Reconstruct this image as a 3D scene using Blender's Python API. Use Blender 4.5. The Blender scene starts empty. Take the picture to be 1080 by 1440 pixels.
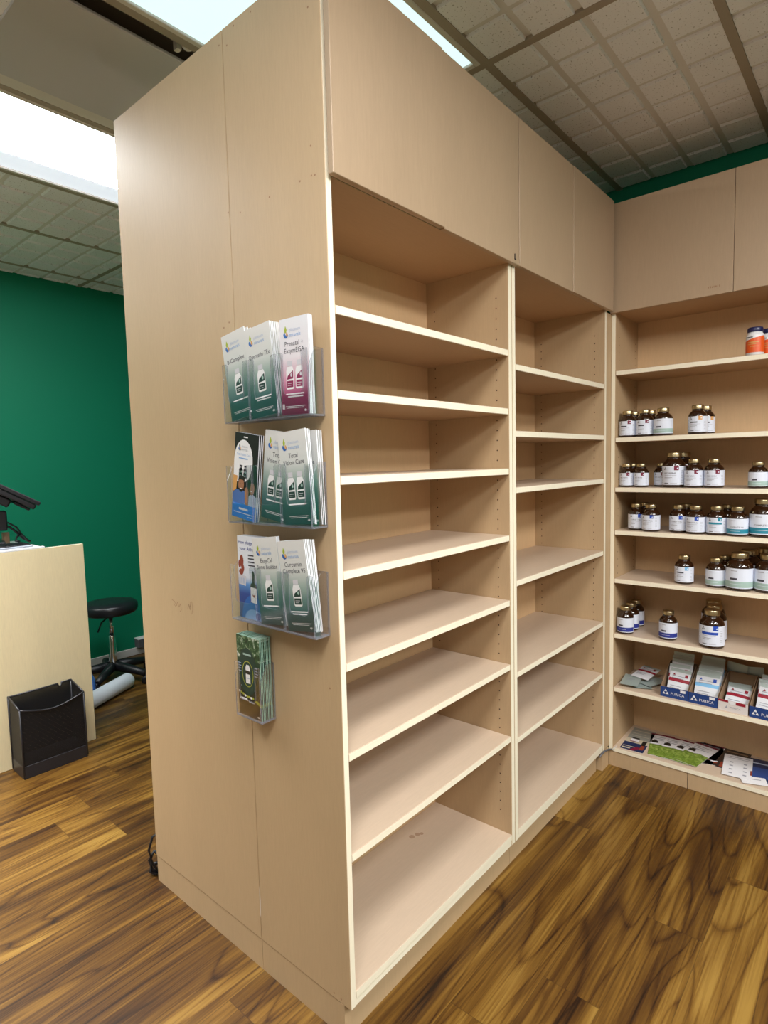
import bpy, bmesh, math, random
from mathutils import Matrix, Vector, Euler
random.seed(7)
scene = bpy.context.scene
COL = scene.collection
PI = math.pi
R = math.radians

# ------------------------------------------------------------------ materials
def new_mat(name):
    m = bpy.data.materials.new(name); m.use_nodes = True
    nt = m.node_tree; b = nt.nodes['Principled BSDF']
    return m, nt, b

def plain(name, col, rough=.5, metal=0., spec=.5, coat=0., emit=None, estr=0.):
    m, nt, b = new_mat(name)
    b.inputs['Base Color'].default_value = (*col, 1)
    b.inputs['Roughness'].default_value = rough
    b.inputs['Metallic'].default_value = metal
    b.inputs['Specular IOR Level'].default_value = spec
    b.inputs['Coat Weight'].default_value = coat
    if emit:
        b.inputs['Emission Color'].default_value = (*emit, 1)
        b.inputs['Emission Strength'].default_value = estr
    return m

def ramp(nt, fac, stops):
    r = nt.nodes.new('ShaderNodeValToRGB')
    el = r.color_ramp.elements
    while len(el) < len(stops): el.new(.5)
    for e, (p, c) in zip(el, stops):
        e.position = p; e.color = (*c, 1)
    nt.links.new(fac, r.inputs[0])
    return r.outputs[0]

def noise(nt, vec, scale, detail=3, rough=.5, dist=0.):
    n = nt.nodes.new('ShaderNodeTexNoise')
    n.inputs['Scale'].default_value = scale
    n.inputs['Detail'].default_value = detail
    n.inputs['Roughness'].default_value = rough
    n.inputs['Distortion'].default_value = dist
    nt.links.new(vec, n.inputs['Vector'])
    return n.outputs['Fac']

def objcoord(nt, scale=(1, 1, 1)):
    t = nt.nodes.new('ShaderNodeTexCoord'); mp = nt.nodes.new('ShaderNodeMapping')
    mp.inputs['Scale'].default_value = scale
    nt.links.new(t.outputs['Object'], mp.inputs['Vector'])
    return mp.outputs['Vector']

def math_node(nt, op, a, b=None, c=None):
    n = nt.nodes.new('ShaderNodeMath'); n.operation = op
    for i, v in enumerate((a, b, c)):
        if v is None: continue
        if isinstance(v, (int, float)): n.inputs[i].default_value = v
        else: nt.links.new(v, n.inputs[i])
    return n.outputs[0]

def laminate(name, base, axis='z', rough=.42, amp=.06, spec=.5):
    m, nt, b = new_mat(name)
    s = {'x': (7, 80, 80), 'y': (80, 7, 80), 'z': (80, 80, 7)}[axis]
    f = noise(nt, objcoord(nt, s), 2.6, 4, .65, .5)
    s2 = {'x': (1, 6, 6), 'y': (6, 1, 6), 'z': (6, 6, 1)}[axis]
    g = noise(nt, objcoord(nt, s2), 1.1, 2)
    mix = math_node(nt, 'ADD', math_node(nt, 'MULTIPLY', f, .6), math_node(nt, 'MULTIPLY', g, .4))
    lo = tuple(c * (1 - amp) for c in base); hi = tuple(min(1, c * (1 + amp)) for c in base)
    nt.links.new(ramp(nt, mix, [(.3, lo), (.7, hi)]), b.inputs['Base Color'])
    b.inputs['Roughness'].default_value = rough
    b.inputs['Specular IOR Level'].default_value = spec
    return m

PANEL = (.50, .355, .205)
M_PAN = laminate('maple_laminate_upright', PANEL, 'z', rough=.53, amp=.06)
M_BACK = laminate('maple_laminate_back', (.66, .45, .25), 'z', .5)
M_SHELF_SHEEN = laminate('maple_laminate_shelf_sheen', (.58, .455, .34), 'x', .40)  # same laminate, paler: sheen of the ceiling lights put into the colour
M_SHELFY = laminate('maple_shelf_crosswise', (.53, .37, .225), 'x', .45)
M_EDGE = laminate('maple_edge_band', (.88, .82, .65), 'z', .45, .04)
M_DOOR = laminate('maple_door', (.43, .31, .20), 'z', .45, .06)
M_UNDER_SHADE = laminate('maple_underside_shaded', (.47, .31, .175), 'x', .5)  # same laminate, darker and redder: underside shade put into the colour
M_DESK = laminate('pale_oak_laminate', (.72, .61, .38), 'z', .5, .07)
M_HOLE = plain('hole_dark', (.06, .03, .015), .9)
M_SCRATCH = plain('scratch_brown', (.30, .17, .09), .8)
M_CHIP = plain('raw_chip', (.75, .68, .58), .8)

def stain_mat():
    return plain('shelf_stain', (.42, .28, .19), .7)
M_STAIN = stain_mat()

def floor_mat():
    m, nt, b = new_mat('vinyl_plank_floor')
    g = nt.nodes.new('ShaderNodeNewGeometry')
    sp = nt.nodes.new('ShaderNodeSeparateXYZ'); nt.links.new(g.outputs['Position'], sp.inputs[0])
    X, Y = sp.outputs[0], sp.outputs[1]
    W, LEN = .15, 1.22
    yr = math_node(nt, 'DIVIDE', math_node(nt, 'SUBTRACT', Y, .783 - 30 * W), W)
    row = math_node(nt, 'FLOOR', yr); fy = math_node(nt, 'FRACT', yr)
    wn = nt.nodes.new('ShaderNodeTexWhiteNoise'); wn.noise_dimensions = '1D'
    nt.links.new(row, wn.inputs['W'])
    xr = math_node(nt, 'ADD', math_node(nt, 'DIVIDE', X, LEN), math_node(nt, 'MULTIPLY', wn.outputs['Value'], 7.3))
    colm = math_node(nt, 'FLOOR', xr); fx = math_node(nt, 'FRACT', xr)
    pid = math_node(nt, 'ADD', math_node(nt, 'MULTIPLY', row, 13.7), math_node(nt, 'MULTIPLY', colm, 3.31))
    wn2 = nt.nodes.new('ShaderNodeTexWhiteNoise'); wn2.noise_dimensions = '1D'
    nt.links.new(pid, wn2.inputs['W']); tone = wn2.outputs['Value']
    def vec(sx, sy, off=1.0):
        c = nt.nodes.new('ShaderNodeCombineXYZ')
        nt.links.new(math_node(nt, 'MULTIPLY', X, sx), c.inputs[0])
        nt.links.new(math_node(nt, 'MULTIPLY', Y, sy), c.inputs[1])
        nt.links.new(math_node(nt, 'MULTIPLY', pid, off), c.inputs[2])
        return c.outputs[0]
    big = noise(nt, vec(.45, 4.4), 1.5, 3, .5, 1.5)       # broad figure
    fine = noise(nt, vec(1.6, 70), 2.2, 4, .6, .3)          # fine pores
    # cathedral rings: contour lines of a stretched field
    field = noise(nt, vec(.50, 3.6), 1.15, 1.4, .4, .6)
    rings = math_node(nt, 'FRACT', math_node(nt, 'MULTIPLY', field, 13))
    rings = math_node(nt, 'POWER', math_node(nt, 'ABSOLUTE', math_node(nt, 'SUBTRACT', math_node(nt, 'MULTIPLY', rings, 2.0), 1.0)), 7.0)   # 0..1 peaks
    streak = noise(nt, vec(.35, 13, 2.0), 1.7, 3, .6, .8)
    v = math_node(nt, 'ADD', math_node(nt, 'MULTIPLY', big, .95), math_node(nt, 'MULTIPLY', fine, .30))
    v = math_node(nt, 'SUBTRACT', v, math_node(nt, 'MULTIPLY', rings, .17))
    vein = noise(nt, vec(.8, 26, 3.0), 1.6, 2.5, .55, .7)   # thin dark veins along the grain
    vein = math_node(nt, 'MAXIMUM', math_node(nt, 'SUBTRACT', .07, math_node(nt, 'ABSOLUTE', math_node(nt, 'SUBTRACT', vein, .5))), 0.0)
    v = math_node(nt, 'SUBTRACT', v, math_node(nt, 'MULTIPLY', vein, 1.5))
    v = math_node(nt, 'ADD', v, .035)
    v = math_node(nt, 'ADD', v, math_node(nt, 'MULTIPLY', math_node(nt, 'SUBTRACT', tone, .5), .06))
    v = math_node(nt, 'ADD', v, math_node(nt, 'MULTIPLY', streak, .28))
    v = math_node(nt, 'SUBTRACT', v, .215)
    c = ramp(nt, v, [(.25, (.013, .0043, .0008)), (.38, (.046, .0172, .0028)), (.50, (.090, .039, .0056)), (.62, (.162, .079, .0120)), (.80, (.28, .16, .032))])
    # joints between planks
    jy = math_node(nt, 'MINIMUM', fy, math_node(nt, 'SUBTRACT', 1.0, fy))
    jx = math_node(nt, 'MINIMUM', fx, math_node(nt, 'SUBTRACT', 1.0, fx))
    line = math_node(nt, 'MINIMUM', math_node(nt, 'MULTIPLY', jy, W), math_node(nt, 'MULTIPLY', jx, LEN))
    mask = math_node(nt, 'LESS_THAN', line, .0011)
    mx = nt.nodes.new('ShaderNodeMix'); mx.data_type = 'RGBA'
    nt.links.new(math_node(nt, 'MULTIPLY', mask, .45), mx.inputs['Factor'])
    nt.links.new(c, mx.inputs[6]); mx.inputs[7].default_value = (.025, .010, .004, 1)
    nt.links.new(mx.outputs[2], b.inputs['Base Color'])
    b.inputs['Roughness'].default_value = .38
    b.inputs['Specular IOR Level'].default_value = .5
    bp = nt.nodes.new('ShaderNodeBump'); bp.inputs['Strength'].default_value = .12; bp.inputs['Distance'].default_value = .002
    nt.links.new(fine, bp.inputs['Height']); nt.links.new(bp.outputs[0], b.inputs['Normal'])
    return m
M_FLOOR = floor_mat()

def tile_mat():
    m, nt, b = new_mat('acoustic_tile')
    oc = objcoord(nt)
    sp = noise(nt, oc, 150, 2, .5)
    spots = ramp(nt, sp, [(.30, (.40, .40, .41)), (.37, (.86, .88, .93))])
    f = noise(nt, oc, 2.5, 2)
    mx = nt.nodes.new('ShaderNodeMix'); mx.data_type = 'RGBA'; mx.blend_type = 'MULTIPLY'
    mx.inputs['Factor'].default_value = 1
    nt.links.new(spots, mx.inputs[6]); nt.links.new(ramp(nt, f, [(.3, (.90, .90, .90)), (.7, (1, 1, 1))]), mx.inputs[7])
    nt.links.new(mx.outputs[2], b.inputs['Base Color'])
    b.inputs['Roughness'].default_value = .9; b.inputs['Specular IOR Level'].default_value = .1
    return m
M_TILE = tile_mat()
M_GROOVE = plain('tile_groove', (.68, .68, .67), .9, spec=.1)
M_TEE = plain('ceiling_tee', (.34, .29, .23), .6)
M_GREEN = plain('green_wall_paint', (.001, .19, .098), .55, spec=.3)
M_WHITEW = plain('offwhite_wall_paint', (.45, .42, .38), .7)
M_BASEB = plain('white_baseboard', (.62, .62, .62), .5)
M_FRAME = plain('white_enamel', (.60, .57, .52), .45)
M_LIT = plain('lit_diffuser', (.9, .9, .9), .5, emit=(.90, .955, 1.0), estr=24.0)
M_LIT_SOFT = plain('lit_soft_lens', (.9, .9, .9), .5, emit=(1, .985, .95), estr=1.6)
M_LIT_OFF = plain('lit_wrap_lens', (.9, .9, .9), .5, emit=(1, .99, .97), estr=6.0)
M_LIT_SIDE = plain('lit_side_reflector', (.85, .88, .92), .4, emit=(.80, .88, 1.0), estr=.75)
M_LIT_DIM = plain('dim_lit_diffuser', (.2, .22, .22), .5, emit=(.70, .90, .88), estr=1.12)
M_GREYP = plain('grey_panel', (.47, .46, .47), .6)
M_PLENUM = plain('dark_plenum', (.34, .28, .24), .9)
M_METAL = plain('chrome', (.75, .75, .77), .18, 1.0)
M_BRASS = plain('gold_lid', (.58, .48, .28), .30, 1.0)
M_AMBER = plain('amber_glass', (.022, .0075, .0028), .07, spec=.6, coat=.5)
M_AMBERL = plain('amber_glass_clearer', (.055, .020, .006), .07, spec=.6, coat=.5)
M_LABEL = plain('label_paper', (.72, .77, .88), .45)
M_INK = plain('label_ink', (.06, .06, .08), .6)
M_INKG = plain('label_ink_grey', (.34, .35, .40), .6)
M_MAROON = plain('maroon_print', (.17, .006, .035), .5)
M_BLUEP = plain('blue_print', (.012, .065, .42), .5)
M_TEALP = plain('teal_print', (.020, .23, .33), .5)
M_SAGE = plain('sage_print', (.36, .50, .46), .5)
M_NAVYP = plain('indigo_print', (.02, .035, .26), .5)
M_SKYP = plain('sky_print', (.20, .47, .75), .5)
M_AMBP = plain('amber_print', (.65, .33, .10), .5)
M_ORANGE = plain('orange_label', (.75, .10, .012), .4)
M_WHITEPL = plain('white_plastic', (.78, .78, .80), .35)
M_NAVYPL = plain('navy_plastic', (.012, .014, .075), .35)
M_BLACKPL = plain('black_plastic', (.006, .006, .009), .42)
M_BLACKVI = plain('black_vinyl', (.012, .013, .017), .32)
M_DKMET = plain('dark_metal', (.02, .02, .025), .35)
M_PAPER = plain('white_paper', (.80, .80, .82), .6)
M_PAPERE = plain('paper_edges', (.76, .80, .84), .6)
M_GREENE = plain('mint_paper_edges', (.30, .52, .42), .6)
M_BOXBLUE = plain('carton_blue', (.012, .048, .20), .45)
M_KRAFT = plain('carton_kraft', (.26, .165, .09), .8)
M_CARTW = plain('carton_white', (.70, .66, .64), .5)
M_RED = plain('carton_red', (.28, .008, .025), .5)
M_FOIL = plain('silver_green_foil', (.42, .50, .48), .35, .35)
M_SACHW = plain('sachet_white', (.70, .72, .76), .38)
M_BLUEFAB = plain('blue_plastic_bag', (.05, .20, .65), .5)
M_GREYCAB = plain('grey_cable', (.10, .10, .11), .5)
M_SILVER = plain('silver_shell', (.42, .45, .52), .3, .6)
M_TAN = plain('tan_block', (.42, .28, .17), .7)
M_ROLL = plain('white_roll_paper', (.72, .76, .84), .55)

def gradient_print(name, stops, h, wob=.10):
    m, nt, b = new_mat(name)
    t = nt.nodes.new('ShaderNodeTexCoord'); sp = nt.nodes.new('ShaderNodeSeparateXYZ')
    nt.links.new(t.outputs['Object'], sp.inputs[0])
    z = math_node(nt, 'DIVIDE', sp.outputs[2], h)
    nt.links.new(ramp(nt, z, stops), b.inputs['Base Color'])
    b.inputs['Roughness'].default_value = .32
    return m
BH = .21
M_PR_GREEN = gradient_print('teal_fade_print', [(0, (.020, .066, .072)), (.22, (.042, .118, .118)), (.36, (.13, .23, .21)), (.50, (.32, .41, .375)), (.66, (.60, .62, .605)), (1, (.68, .67, .66))], BH)
M_PR_PINK = gradient_print('magenta_fade_print', [(0, (.16, .008, .06)), (.20, (.28, .02, .11)), (.36, (.62, .28, .40)), (.60, (.74, .70, .74)), (1, (.74, .75, .80))], BH)
M_PR_BLUE = gradient_print('blue_fade_print', [(0, (.010, .030, .17)), (.30, (.015, .055, .28)), (.42, (.10, .28, .62)), (.50, (.66, .70, .78)), (1, (.72, .74, .80))], BH)
M_PR_DARK = gradient_print('dark_green_print', [(0, (.012, .010, .010)), (.22, (.014, .014, .010)), (.45, (.008, .030, .016)), (.8, (.012, .06, .03)), (1, (.05, .10, .06))], BH)
M_DKGREEN = plain('bottle_print_green', (.006, .040, .032), .4)
M_DKPINK = plain('bottle_print_magenta', (.24, .012, .075), .4)
M_PRWHITE = plain('print_white', (.78, .78, .80), .4)
M_PRLIL = plain('print_lilac_white', (.58, .57, .62), .4)
M_LOGOY = plain('logo_yellow_green', (.36, .45, .02), .5)
M_LOGOB = plain('logo_blue', (.02, .12, .42), .5)
M_LOGOBL = plain('logo_pale_blue', (.22, .38, .66), .5)
M_LOGOG = plain('logo_grey_text', (.40, .47, .62), .5)
M_SKIN = plain('photo_skin', (.33, .15, .075), .5)
M_DENIM = plain('photo_denim', (.06, .14, .38), .5)
M_BRIGHTB = plain('photo_bright_blue', (.03, .20, .70), .4)
M_PHBLACK = plain('photo_black', (.012, .011, .010), .4)
M_PHBROWN = plain('photo_red_brown', (.25, .04, .02), .5)
M_LEAFG = plain('leaf_lime_print', (.17, .27, .035), .5)
M_YELG = plain('yellow_green_script', (.40, .42, .05), .5)
M_GREYLEAF = plain('leaflet_grey', (.30, .30, .26), .5)
M_BROWNLEAF = plain('leaflet_dark_brown', (.035, .022, .018), .4)
M_NAVYLEAF = plain('leaflet_navy', (.012, .025, .09), .4)
M_BLUELEAF = plain('leaflet_blue', (.025, .065, .24), .4)

def leaf_noise_mat():
    m, nt, b = new_mat('lettuce_photo_print')
    f = noise(nt, objcoord(nt, (1, 1, 1)), 45, 3, .6, 1.2)
    nt.links.new(ramp(nt, f, [(.3, (.055, .11, .008)), (.5, (.17, .27, .035)), (.7, (.34, .42, .11))]), b.inputs['Base Color'])
    b.inputs['Roughness'].default_value = .35
    return m
M_LETTUCE = leaf_noise_mat()
def garden_mat():
    m, nt, b = new_mat('garden_photo_print')
    f = noise(nt, objcoord(nt), 60, 3, .7, .6)
    nt.links.new(ramp(nt, f, [(.38, (.006, .028, .012)), (.52, (.03, .10, .035)), (.6, (.22, .30, .20)), (.68, (.62, .66, .62))]), b.inputs['Base Color'])
    b.inputs['Roughness'].default_value = .35
    return m
M_GARDEN = garden_mat()

def acrylic(name, tint, base=.06, edge=False):
    m = bpy.data.materials.new(name); m.use_nodes = True
    nt = m.node_tree; nt.nodes.clear()
    out = nt.nodes.new('ShaderNodeOutputMaterial')
    tr = nt.nodes.new('ShaderNodeBsdfTransparent'); tr.inputs[0].default_value = (*tint, 1)
    gl = nt.nodes.new('ShaderNodeBsdfGlossy'); gl.inputs['Roughness'].default_value = .08
    gl.inputs[0].default_value = (.95, .96, 1, 1)
    lw = nt.nodes.new('ShaderNodeLayerWeight'); lw.inputs[0].default_value = .35
    mx = nt.nodes.new('ShaderNodeMixShader')
    fac = math_node(nt, 'ADD', math_node(nt, 'MULTIPLY', lw.outputs['Fresnel'], .25), base)
    nt.links.new(fac, mx.inputs[0]); nt.links.new(tr.outputs[0], mx.inputs[1]); nt.links.new(gl.outputs[0], mx.inputs[2])
    last = mx
    if edge:
        df = nt.nodes.new('ShaderNodeBsdfDiffuse'); df.inputs[0].default_value = (.42, .44, .50, 1)
        m2 = nt.nodes.new('ShaderNodeMixShader'); m2.inputs[0].default_value = .28
        nt.links.new(mx.outputs[0], m2.inputs[1]); nt.links.new(df.outputs[0], m2.inputs[2]); last = m2
    nt.links.new(last.outputs[0], out.inputs[0])
    return m
M_ACR = acrylic('clear_acrylic', (.985, .985, .99), .012)
M_ACRE = acrylic('acrylic_polished_edge', (.80, .80, .84), .08, True)

def wire_mesh_mat():
    m = bpy.data.materials.new('black_wire_mesh'); m.use_nodes = True
    nt = m.node_tree; b = nt.nodes['Principled BSDF']; out = nt.nodes['Material Output']
    b.inputs['Base Color'].default_value = (.010, .010, .012, 1); b.inputs['Roughness'].default_value = .45
    t = nt.nodes.new('ShaderNodeTexCoord'); sp = nt.nodes.new('ShaderNodeSeparateXYZ')
    nt.links.new(t.outputs['Object'], sp.inputs[0])
    p = .0022
    s = math_node(nt, 'FRACT', math_node(nt, 'DIVIDE', math_node(nt, 'ADD', math_node(nt, 'ADD', sp.outputs[0], sp.outputs[1]), sp.outputs[2]), p))
    d = math_node(nt, 'FRACT', math_node(nt, 'DIVIDE', math_node(nt, 'SUBTRACT', math_node(nt, 'ADD', sp.outputs[0], sp.outputs[1]), sp.outputs[2]), p))
    hole = math_node(nt, 'MULTIPLY', math_node(nt, 'GREATER_THAN', s, .42), math_node(nt, 'GREATER_THAN', d, .42))
    tr = nt.nodes.new('ShaderNodeBsdfTransparent'); mx = nt.nodes.new('ShaderNodeMixShader')
    nt.links.new(hole, mx.inputs[0]); nt.links.new(b.outputs[0], mx.inputs[1]); nt.links.new(tr.outputs[0], mx.inputs[2])
    nt.links.new(mx.outputs[0], out.inputs[0])
    return m
M_MESH = wire_mesh_mat()

# ------------------------------------------------------------------ text cache
_TEXT = {}
def text_geo(s):
    if s in _TEXT: return _TEXT[s]
    cu = bpy.data.curves.new('t', 'FONT'); cu.body = s; cu.size = 1; cu.resolution_u = 2
    cu.align_x = 'CENTER'
    o = bpy.data.objects.new('t', cu); COL.objects.link(o)
    dg = bpy.context.evaluated_depsgraph_get()
    me = bpy.data.meshes.new_from_object(o.evaluated_get(dg))
    vs = [(v.co.x, v.co.y) for v in me.vertices]; fs = [tuple(p.vertices) for p in me.polygons]
    bpy.data.objects.remove(o); bpy.data.curves.remove(cu); bpy.data.meshes.remove(me)
    w = max(v[0] for v in vs) - min(v[0] for v in vs)
    _TEXT[s] = (vs, fs, w)
    return _TEXT[s]

# ------------------------------------------------------------------ mesh builder
class MB:
    def __init__(self):
        self.bm = bmesh.new()
    def poly(self, pts, mi=0):
        vs = [self.bm.verts.new(p) for p in pts]
        f = self.bm.faces.new(vs); f.material_index = mi
        return f
    def box(self, x0, x1, y0, y1, z0, z1, mi=0, faces=None, M=None, bev=0.):
        bm = self.bm
        P = [(x0, y0, z0), (x1, y0, z0), (x1, y1, z0), (x0, y1, z0), (x0, y0, z1), (x1, y0, z1), (x1, y1, z1), (x0, y1, z1)]
        if M is not None: P = [M @ Vector(p) for p in P]
        v = [bm.verts.new(p) for p in P]
        F = {'-z': (3, 2, 1, 0), '+z': (4, 5, 6, 7), '-y': (0, 1, 5, 4), '+y': (2, 3, 7, 6), '-x': (3, 0, 4, 7), '+x': (1, 2, 6, 5)}
        fl = []
        for k, idx in F.items():
            f = bm.faces.new([v[i] for i in idx]); f.material_index = (faces or {}).get(k, mi); fl.append(f)
        if bev > 0:
            ed = list({e for f in fl for e in f.edges})
            bmesh.ops.bevel(bm, geom=ed, offset=bev, segments=2 if bev > .004 else 1, affect='EDGES', profile=.5)
        return self
    def disc(self, c, n, r, mi=0, seg=7):
        n = Vector(n).normalized(); a = n.orthogonal().normalized(); b = n.cross(a); c = Vector(c)
        self.poly([c + a * (r * math.cos(2 * PI * i / seg)) + b * (r * math.sin(2 * PI * i / seg)) for i in range(seg)], mi)
    def lathe(self, prof, seg=24, M=None, mis=None, cap=True, smooth=True):
        """prof: list of (r, z); mis: material per band"""
        bm = self.bm; rings = []
        for r, z in prof:
            ring = []
            for i in range(seg):
                a = 2 * PI * i / seg
                p = Vector((r * math.cos(a), r * math.sin(a), z))
                ring.append(bm.verts.new(M @ p if M is not None else p))
            rings.append(ring)
        for k in range(len(rings) - 1):
            for i in range(seg):
                j = (i + 1) % seg
                f = bm.faces.new((rings[k][i], rings[k][j], rings[k + 1][j], rings[k + 1][i]))
                f.smooth = smooth; f.material_index = mis[k] if mis else 0
        if cap:
            f = bm.faces.new(list(reversed(rings[0]))); f.material_index = mis[0] if mis else 0
            f = bm.faces.new(rings[-1]); f.material_index = mis[-1] if mis else 0
        return self
    def tube(self, pts, r, seg=8, mi=0, closed=False):
        bm = self.bm; pts = [Vector(p) for p in pts]; rings = []
        up = Vector((0, 0, 1))
        for i, p in enumerate(pts):
            a = pts[max(i - 1, 0)]; b = pts[min(i + 1, len(pts) - 1)]
            t = (b - a).normalized()
            n = t.cross(up)
            if n.length < 1e-3: n = t.cross(Vector((1, 0, 0)))
            n.normalize(); m = t.cross(n)
            rr = r[i] if isinstance(r, (list, tuple)) else r
            rings.append([bm.verts.new(p + n * (rr * math.cos(2 * PI * k / seg)) + m * (rr * math.sin(2 * PI * k / seg))) for k in range(seg)])
        for k in range(len(rings) - 1):
            for i in range(seg):
                j = (i + 1) % seg
                f = bm.faces.new((rings[k][i], rings[k][j], rings[k + 1][j], rings[k + 1][i])); f.smooth = True; f.material_index = mi
        bm.faces.new(list(reversed(rings[0]))).material_index = mi; bm.faces.new(rings[-1]).material_index = mi
        return self
    def prism(self, poly, d0, d1, axis='y', mi=0, mside=None):
        """extrude a 2D polygon along an axis; poly in the other two coordinates"""
        def mk(u, v, d):
            return {'y': (u, d, v), 'x': (d, u, v), 'z': (u, v, d)}[axis]
        bm = self.bm
        a = [bm.verts.new(mk(u, v, d0)) for u, v in poly]; b = [bm.verts.new(mk(u, v, d1)) for u, v in poly]
        f = bm.faces.new(a); f.material_index = mi
        f = bm.faces.new(list(reversed(b))); f.material_index = mi
        n = len(poly)
        for i in range(n):
            j = (i + 1) % n
            f = bm.faces.new((a[j], a[i], b[i], b[j])); f.material_index = mi if mside is None else mside
        return self
    def text(self, s, x, z, size, mi, y=-.0004, maxw=None, align='c', sx=1.0):
        """flat lettering in the local xz plane facing -y"""
        vs, fs, w = text_geo(s)
        k = size
        if maxw and w * size > maxw: k = maxw / w
        off = 0 if align == 'c' else w * k / 2
        vv = [self.bm.verts.new((x + off + a * k * sx, y, z + b * size)) for a, b in vs]
        for f in fs:
            try:
                ff = self.bm.faces.new([vv[i] for i in f]); ff.material_index = mi
            except ValueError: pass
        return self
    def wrap(self, radius):
        """bend the xz plane onto a cylinder about z, x = 0 facing -y"""
        for v in self.bm.verts:
            r = radius - v.co.y; a = v.co.x / radius
            v.co = Vector((r * math.sin(a), -r * math.cos(a), v.co.z))
        return self
    def fixnormals(self):
        bmesh.ops.recalc_face_normals(self.bm, faces=self.bm.faces[:]); return self
    def mesh(self, name, mats):
        me = bpy.data.meshes.new(name); self.bm.to_mesh(me); self.bm.free()
        for m in (mats if isinstance(mats, (list, tuple)) else [mats]): me.materials.append(m)
        return me

def obj(name, mb, mats, parent=None):
    me = mb.mesh(name, mats) if isinstance(mb, MB) else mb
    o = bpy.data.objects.new(name, me); COL.objects.link(o)
    if parent: o.parent = parent
    return o
def tag(o, label, cat, group=None, kind=None):
    if label: o['label'] = label
    if cat: o['category'] = cat
    if group: o['group'] = group
    if kind: o['kind'] = kind
    return o
def thing(name, label, cat, loc=(0, 0, 0), rz=0., group=None):
    o = bpy.data.objects.new(name, None); COL.objects.link(o)
    o.location = loc; o.rotation_euler = (0, 0, rz); o.empty_display_size = .05
    return tag(o, label, cat, group)
def dup(root, label=None, group=None):
    r = root.copy(); COL.objects.link(r)
    if label: r['label'] = label
    if group: r['group'] = group
    for ch in list(root.children):
        c = ch.copy(); COL.objects.link(c); c.parent = r
        for g in list(ch.children):
            d = g.copy(); COL.objects.link(d); d.parent = c
    return r
def struct(name, mb, mats):
    o = obj(name, mb, mats); o['kind'] = 'structure'; return o

# ------------------------------------------------------------------ camera (solved from the cabinet's edges)
cam = bpy.data.cameras.new('camera'); camo = bpy.data.objects.new('camera', cam); COL.objects.link(camo)
cam.sensor_fit = 'VERTICAL'; cam.sensor_height = 36; cam.sensor_width = 27
cam.lens = 834.9646 / 1440 * 36; cam.clip_start = .02
cr = Vector((0.65000693, -0.75953322, -0.02450065)); cu_ = Vector((0.07831269, 0.03488108, 0.99631844)); cf = Vector((0.75588234, 0.6495326, -0.08215403))
camo.matrix_world = Matrix(((cr.x, cu_.x, -cf.x, -0.92260548), (cr.y, cu_.y, -cf.y, -0.93366756), (cr.z, cu_.z, -cf.z, 1.38441995), (0, 0, 0, 1)))
scene.camera = camo

# ------------------------------------------------------------------ room
CZ = 2.633
X0, X1, Y0, Y1 = -3.7, 2.02, -5.4, 3.335
struct('floor', MB().box(X0, X1, Y0, Y1, -.06, 0), M_FLOOR)
struct('wall_right', MB().box(X1, X1 + .08, Y0, Y1 + .08, 0, 2.95), M_GREEN)
struct('wall_back', MB().box(X0 - .08, X1, Y1, Y1 + .08, 0, 2.95), M_GREEN)
struct('wall_left', MB().box(X0 - .08, X0, Y0, Y1, 0, 2.95), M_WHITEW)
struct('wall_front', MB().box(X0 - .08, X1 + .08, Y0 - .08, Y0, 0, 2.95), M_WHITEW)
mb = MB(); mb.box(X0, X1, Y1 - .013, Y1, 0, .055, bev=.003)
struct('baseboard_back', mb, M_BASEB)
struct('baseboard_right', MB().box(X1 - .013, X1, .95, Y1 - .013, 0, .055, bev=.003), M_BASEB)

# ceiling: scored tiles in a lay-in grid (0.61 m rows, six-inch scoring)
TY = .0875; TX = .8175; S = .1525
def bay(y): return math.floor((y - TY) / .61)
fix_rows = {0: 'dim', 2: 'lit', -2: 'lit', -4: 'lit', 4: None}
fixtures = []      # (x0, x1, y0, y1, kind)
for row, kind in ((0, 'dim'), (2, 'lit'), (-2, 'lit'), (-4, 'lit'), (4, 'lit'), (-6, 'lit')):  # last two rows: unseen lights added to brighten green wall and shelf edges
    for cx in (TX - 1.22,) + ((TX - 2 * 1.22, TX - 3 * 1.22) if row in (0, 2) else (TX - 2 * 1.22,) if row in (-2, -4) else ()):
        if row == 4 and cx > -1: cx -= 1.22
        fixtures.append((cx, cx + 1.22, TY + row * .61, TY + row * .61 + .61, kind))
recess = (-.2975, .9225, TY + .61, TY + 1.22)
def in_hole(x, y):
    for a, b, c, d, k in fixtures:
        if a < x < b and c < y < d: return True
    a, b, c, d = recess
    return a < x < b and c < y < d
verts, faces, smi = [], [], []
def frustum(xa, xb, ya, yb, zt, zb, ins):
    n = len(verts)
    verts.extend([(xa, ya, zt), (xb, ya, zt), (xb, yb, zt), (xa, yb, zt), (xa + ins, ya + ins, zb), (xb - ins, ya + ins, zb), (xb - ins, yb - ins, zb), (xa + ins, yb - ins, zb)])
    for q in ((4, 7, 6, 5), (0, 4, 5, 1), (1, 5, 6, 2), (2, 6, 7, 3), (3, 7, 4, 0)): faces.append(tuple(n + i for i in q))
ix0 = math.floor((X0 - TX) / S); ix1 = math.ceil((X1 - TX) / S)
iy0 = math.floor((Y0 - TY) / S); iy1 = math.ceil((Y1 - TY) / S)
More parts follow.
